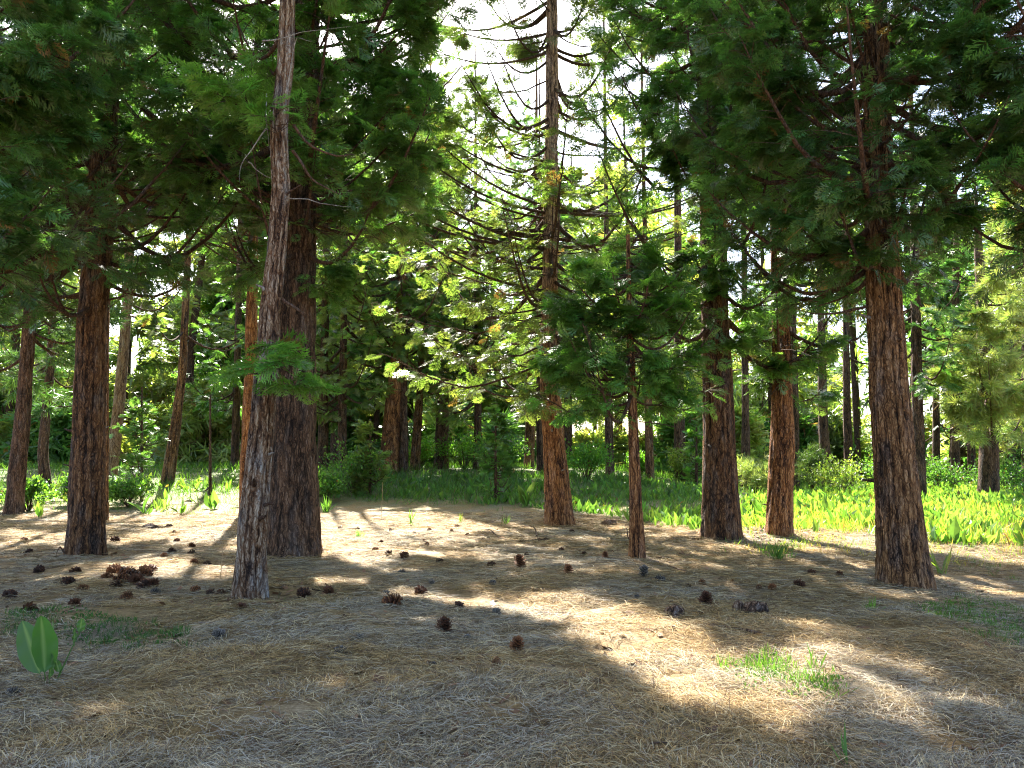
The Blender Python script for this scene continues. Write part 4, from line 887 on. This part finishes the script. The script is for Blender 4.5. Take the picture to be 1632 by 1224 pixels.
for c_ in [
 (824,1027,31,'b','plump brown cone standing upright, nearest whole cone to the middle foreground',True), (709,1002,26,'d','dark cone standing tip up in the needles left of the plump upright brown one',True),
 (484,941,24,'d','dark open cone nearest the foot of the grey weathered trunk on its right'), (524,940,22,'d','dark open cone, right of the one by the grey trunk foot'),
 (626,954,30,'b','large spiky brown cone lying in a small patch of sun below the thick trunk'), (671,943,21,'d','dark cone just up and right of the large spiky sunlit one'),
 (731,962,18,'d','small dark cone half buried between the spiky one and the grey one'), (792,974,17,'g','grey cone at the tip of a thin sun streak in the middle foreground'),
 (572,1018,16,'g','small grey cone in the shaded foreground, upper one of a grey pair'), (543,1034,21,'g','larger grey cone in the shaded foreground, lower one of a grey pair'),
 (906,908,19,'b','brown cone lit by sun at the shadow edge below the central cedar',True), (829,895,23,'b','brown cone upright at the front edge of the bright patch',True),
 (783,899,14,'d','small dark cone left of the upright one at the bright patch edge'), (700,892,14,'d','dark cone in the shade just before the bright patch'),
 (645,884,14,'d','cone touching the near left edge of the bright patch'), (598,874,13,'o','orange brown cone on the left rim of the bright patch'),
 (620,879,12,'d','flat dark cone between the orange one and the bright patch edge'), (965,886,15,'b','round brown cone on the sunlit needles left of the young cedar',True),
 (1026,913,19,'g','grey brown cone at the foot of the young cedar',True), (1052,921,15,'g','low grey cone right of the young cedar foot'),
 (1096,932,11,'d','small dark cone left of a reddish one on the right slope'), (1120,929,13,'o','small reddish cone lying right of the young cedar'),
 (1125,956,21,'d','dark rounded cone alone on the slope below the broad brown cedar',True), (1273,929,17,'d','dark cone between the meadow cedar and the large right cedar'),
 (1231,934,14,'b','dull brown cone left of the dark one before the large right cedar'), (1338,914,13,'d','flat dark cone closest to the large right cedar foot'),
 (1294,913,13,'d','cone with a pale chip, left of the flat one near the large right cedar'), (1210,936,11,'b','pale brown cone at the end of the right hand row of cones'),
 (15,945,22,'d','dark cone at the extreme left edge level with the big leaves top'), (48,967,26,'d','wide reddish dark cone above the large leafed plant'),
 (119,956,22,'d','dark open cone up and right of the large leafed plant'), (62,906,20,'d','dark cone left of the far left cedar foot'),
 (108,925,22,'d','dark cone just below the far left cedar foot'), (120,908,18,'d','cone touching the front of the far left cedar foot'),
 (132,936,16,'b','reddish cone in the row below the far left cedar'), (202,949,20,'b','brown cone directly under the heap of cones'),
 (249,939,15,'g','grey cone right of the lower end of the heap'), (311,940,17,'o','sun touched reddish cone left of the grey weathered trunk foot'),
 (335,943,17,'d','dark cone between the sun touched one and the grey trunk foot'), (352,944,14,'d','dark cone closest to the left of the grey weathered trunk foot'),
 (309,892,19,'o','orange cone catching the sun left of the grey weathered trunk'), (306,880,13,'d','dark cone resting behind the orange sunlit one'),
 (330,897,14,'d','dim cone right of the orange sunlit one'), (274,876,14,'d','dark cone above the right end of the heap'), (262,884,14,'b','brown cone just above the heap of cones'),
 (183,858,14,'d','cone right of the far left cedar trunk in half shade'), (46,877,13,'d','small dark cone far left behind the others'),
 (38,858,11,'b','reddish cone in the sun streaks at the far left'), (278,846,11,'o','reddish cone on the pale sun patch left of the grey trunk'), (282,860,11,'b','brown cone just below the one on the pale left sun patch'),
 (306,868,12,'b','brown cone lowest on the pale left sun patch'), (270,838,11,'d','dark cone at the back rim of the pale left sun patch'),
 (349,1010,22,'g','weathered grey cone alone in the shade below the grey trunk'), (385,966,15,'d','dark broken cone in the needles just below the grey trunk foot'),
 (4,1072,18,'b','reddish cone cut by the left edge below the large leaves'), (22,1108,18,'g','flattened dull cone below the large leafed plant'),
 (615,944,15,'g','grey cone behind the large spiky sunlit one'), (745,1014,16,'g','grey scraps of a cone beside the dark standing one'), (640,910,14,'g','grey cone in the broad shade before the bright patch'),
 (785,929,13,'g','small grey cone in the broad shade below the bright patch'), (690,1058,15,'g','grey cone sunk in the needles left of the small round bark scrap'), (1016,952,11,'g','little grey cone in the shade right of centre'),
 (688,925,11,'g','faint grey cone in the middle of the broad shade'),
]: cone(*c_)
rg = random.Random(4)
for k in range(15):
    cone(165+85*rg.random(), 903+30*rg.random(), 22, 'bd'[k % 2], 'reddish cone piled in the heap right of the far left cedar', False, 'heap of cones by the far left cedar')
for px, py in [(570,842),(542,841),(637,860),(677,861),(681,866),(684,844),(720,845),(745,852),(770,857),(608,862),(660,848),(622,843),(700,855),(800,858),(728,838)]:
    cone(px, py, 8, 'b', 'small brown cone lying in the brightest patch of sun', False, 'small cones in the bright patch')
for px, py in [(860,860),(895,875),(912,846),(932,881),(839,883),(1105,858),(870,858)]:
    cone(px, py, 9, 'd', 'small dark cone scattered round the central cedar foot', False, 'small cones round the central cedar')

# ------------------------------------------------------------------ sticks, bark scraps
def stick(name, cat, label, lines, r, material=B_DEAD, lift=.012, seed=1):
    rng = np.random.default_rng(seed); Vs, Fs, o = [], [], 0
    for ln in lines:
        P = np.array([hit(*p[:2])+[0, 0, lift+(p[2] if len(p) > 2 else 0)] for p in ln]); k = np.linspace(0, len(P)-1, 12); i = np.arange(len(P))
        Q = np.stack([np.interp(k, i, P[:, q]) for q in range(3)], -1)+rng.normal(0, r*.5, (12, 3)); Q[1:-1] = .5*Q[1:-1]+.25*(Q[:-2]+Q[2:])
        V, Fq = tubes(Q[None], (r*(1-np.linspace(0, .7, 12)))[None], 7); Vs.append(V); Fs.append(Fq+o); o += len(V)
    V = np.concatenate(Vs); tag(link(name, mesh(name, V, np.concatenate(Fs), material, np.full((len(V), 3), .45), True)), label, cat)
stick('fallen_branch', 'branch', 'forked dark branch lying left of the central cedar foot', [[(876,861),(850,863),(820,864),(795,858)],[(856,859,.04),(852,848,.1),(838,843,.06),(822,841)],[(800,862),(780,848,.05),(772,845)]], .016, B_DARK)
stick('fallen_branch', 'branch', 'thin curved strip running right from the young cedar foot', [[(1033,892),(1070,906),(1105,916),(1140,917)]], .013, B_LIMB, seed=2)  # slim tapered tube laid along the ground, curving right
stick('buried_branch', 'branch', 'half buried grey branch on the right foreground slope', [[(1040,984),(1075,990),(1110,997),(1160,1003),(1210,1014),(1265,1026)],[(1075,990),(1090,980,.03)]], .035, B_GREY, seed=3, lift=.0)
stick('fallen_twig', 'twig', 'dark twig in the right foreground needles', [[(1515,1104),(1522,1112),(1532,1122)]], .010, B_DARK, seed=4)
stick('fallen_twig', 'twig', 'dark twig beside the cones right of the grey trunk', [[(498,944),(520,946),(545,950)]], .010, B_DARK, seed=5)
stick('fallen_twig', 'twig', 'thin twig left of the young cedar base', [[(1000,870),(994,862),(996,856)]], .012, B_LIMB, seed=6)
stick('fallen_twig', 'twig', 'dark twig in the foreground needles left of the round bark scrap', [[(700,1050),(708,1058),(714,1066)]], .008, B_DARK, seed=7)
stick('fallen_branch', 'branch', 'slim stick pointing at the broad brown cedar foot from the left', [[(1060,862),(1090,858),(1118,856)]], .014, B_LIMB, seed=8)

def chunk(px, py, w, h, material, label, seed, name='bark_chunk', cat='bark', col=.5):
    rng = np.random.default_rng(seed); b = hit(px, py); k = b[1]/F; n, m = 26, 14
    th = np.arange(n)/n*6.283; ph = np.linspace(.05, math.pi-.05, m); T, Pp = np.meshgrid(th, ph)
    q = seed*5.; X, Y, Z = np.cos(T)*np.sin(Pp), np.sin(T)*np.sin(Pp), np.cos(Pp); r = .7+.7*noise3(X*1.8+q, Y*1.8, Z*1.8+q)+.25*noise3(X*6, Y*6+q, Z*6)
    V = np.stack([X*r*w*k/2, Y*r*w*k*.3, Z*r*h*k*.5+h*k*.3], -1).reshape(-1, 3); i = np.arange(n)[None]; j = (i+1) % n; a = np.arange(m-1)[:, None]*n
    Fq = np.stack([a+i, a+j, a+j+n, a+i+n], -1).reshape(-1, 4)
    o = link(name, mesh(name, V, Fq, material, np.full((len(V), 3), col), True), loc=b); o.rotation_euler[2] = rng.normal(0, .4); tag(o, label, cat)
chunk(1178,975,22,18,B_GREY,'left lump of weathered bark on the slope below the broad cedar',3)
chunk(1205,980,36,22,B_GREY,'larger weathered bark lump on the slope below the broad cedar',4, col=.3)
chunk(1076,985,24,20,B_GREY,'grey knobbly lump at the left end of the half buried branch',5, col=.35)
chunk(792,1064,15,18,B_RED,'small round orange brown bark scrap in the middle foreground',6, 'bark_scrap', 'bark scrap', .8)
chunk(970,838,20,12,B_TAN,'small pale stump shard behind the young cedar, lit by the sun',7)
chunk(240,842,26,8,B_GREY,'flat grey bark slab left of the pale left sun patch',8, col=.4)

# ------------------------------------------------------------------ single plants
def big_leaf(px0, py0, px1, py1, wpx, face, parent, base, d, dd=0, key=(.085, .21, .055), curl=.06, pet=.2):
    a = at(px0, py0, d); b = at(px1, py1, d+dd); L = np.linalg.norm(b-a); w = wpx/2*d/F; X = (b-a)/L; N = np.array([math.sin(face), -math.cos(face), .1]); N = norm(N-X*np.dot(N, X)); Y = np.cross(N, X)
    ns, nw = 22, 8; s = np.linspace(0, 1, ns+1); t = np.clip((s-pet)/(1-pet), 0, 1); prof = w*(np.sin(np.pi*t**.85)**.62)*(t > 0)*(1-.12*t)+.004
    u = np.linspace(-1, 1, nw+1); Sg, U = np.meshgrid(s, u, indexing='ij'); Wd = np.interp(Sg, s, prof)
    wav = .006*np.sin(Sg*22+U*3)*np.abs(U)
    V = a+X*(Sg*L)[..., None]+Y*(U*Wd)[..., None]+N*(-np.abs(U)*Wd*.30+curl*L*Sg**2+wav-.004*(np.abs(U) < .1))[..., None]
    V = np.concatenate([V.reshape(-1, 3)-base]); bb = np.arange(ns)[:, None]*(nw+1)+np.arange(nw)[None]; Fq = np.stack([bb, bb+1, bb+nw+2, bb+nw+1], -1).reshape(-1, 4)
    vein = (np.abs(U) < .12)*1.0+.35*(np.abs(np.sin((Sg*11-np.abs(U)*1.6)*math.pi)) < .16)*(np.abs(U) < .9); vein = np.clip(vein, 0, 1).reshape(-1, 1)
    C = np.array(key)*(1-vein)+np.array([.22, .34, .14])*vein
    o = link('leaf', mesh('leaf', V, Fq, M_BROAD, C, True), parent)
def big_plant():
    b = hit(72, 1090); d = b[1]; r = bpy.data.objects.new('broad_leaved_plant', None); SC.collection.objects.link(r); r.location = b
    tag(r, 'low plant with large upright oval green leaves in the left foreground', 'plant')
    big_leaf(72,1092,68,980,40,.1,r,b,d-.02); big_leaf(70,1092,36,990,40,.5,r,b,d+.04,.05,(.09,.19,.09)); big_leaf(76,1090,90,990,14,-.9,r,b,d+.05,.03,(.22,.30,.22))
    big_leaf(78,1090,84,1040,10,-.3,r,b,d,.0,(.10,.2,.07))
    P = np.array([at(90,1086,d+.05), at(104,1055,d+.06), at(118,1025,d+.06), at(130,1000,d+.06)]); V, Fq = tubes(P[None], np.array([[.006,.005,.004,.003]]), 6)
    link('stem', mesh('stem', V-b, Fq, M_BROAD, np.tile([.14, .24, .10], (len(V), 1)), True), r)
    big_leaf(126,1012,131,985,12,.2,r,b,d+.06,.0,(.10,.21,.08)); big_leaf(117,1030,120,1000,7,-.5,r,b,d+.06,.0,(.10,.21,.08)); big_leaf(96,1075,88,1050,10,.5,r,b,d+.04,.0,(.09,.19,.06))
big_plant()
def tuft(px, py, h, n, key, label, seed, kind='blade', name='grass_tuft', cat='grass tuft', tilt=.3, spread=.04):
    rng = np.random.default_rng(seed); b = hit(px, py)
    if b[1] > 44: b = at(px, py, 36); b[2] = float(gh(b[0], 36))
    V, Fc, C = clump(rng, np.array([b[:2]]), n, h*b[1]/F*1.15, key, kind, spread, tilt)
    tag(link(name, mesh(name, V-b, Fc, M_BROAD, C), loc=b), label, cat)
for a in [(1240,893,26,40,'herb','green grass tuft on the bare slope below the meadow cedar',1), (1386,975,20,26,'bright','bright little grass tuft left below the large right cedar',2),
 (655,838,24,6,'herb','yellow green weed standing at the back edge of the bright patch',3), (573,857,12,30,'bright','tiny bright weed inside the bright patch of sun',4),
 (735,833,14,18,'pale','small pale weed right of the yellow green one',5), (805,836,16,20,'herb','low weed tuft before the shaded leaves in the centre',6),
 (1352,1224,60,5,'herb','single tall grass blade at the bottom right',7), (1505,915,50,10,'pale','thin sprouting sapling weed right of the large right cedar',8),
 (1463,936,18,22,'bright','fresh grass against the right foot of the large right cedar',9), (1300,1068,34,14,'herb','upright grass blades at the top of the right foreground green patch',10),
 (520,818,24,40,'cedar','feathery pale weed at the right foot of the thickest trunk',11), (1217,1070,30,20,'herb','grass blades inside the right foreground green patch',13)]: tuft(*a)
for a in [(288,820,28,5,'mules','sunlit broad leaf clump left of the tiered young fir foot',21), (340,812,24,6,'mules','broad leaf clump right of the sunlit one, before the tiered fir',22), (64,826,26,7,'mule','bright leaf clump beside the leaning dark trunk at left',23),
 (232,822,28,6,'mules','shaded broad leaf clump before the bushy young cedar',24), (838,808,34,12,'mules','shaded broad leaf clump just left of the central orange cedar',25)]:
    tuft(*a, kind='mule0', name='broad_leaved_plant', cat='plant', spread=.035)
for k, (px, py, top, lab) in enumerate([(607,826,768,'tall dry stalk rising behind the bright patch'), (655,836,806,'dry stalk by the yellow green weed'), (1330,905,870,'dry stalk left of the large right cedar'), (352,915,865,'spindly dead seedling left of the grey weathered trunk'), (679,1000,975,'thin straw standing in the foreground needles')]):
    b = hit(px, py); P = np.array([b-[0, 0, .02], at(px+2, (py+top)/2, b[1]), at(px+3, top, b[1])]); V, Fq = tubes(P[None], np.array([[.006, .005, .003]]), 5)
    tag(link('dry_stalk', mesh('dry_stalk', V, Fq, M_STRAW, np.tile([.42, .32, .2], (len(V), 1)))), lab, 'stalk')
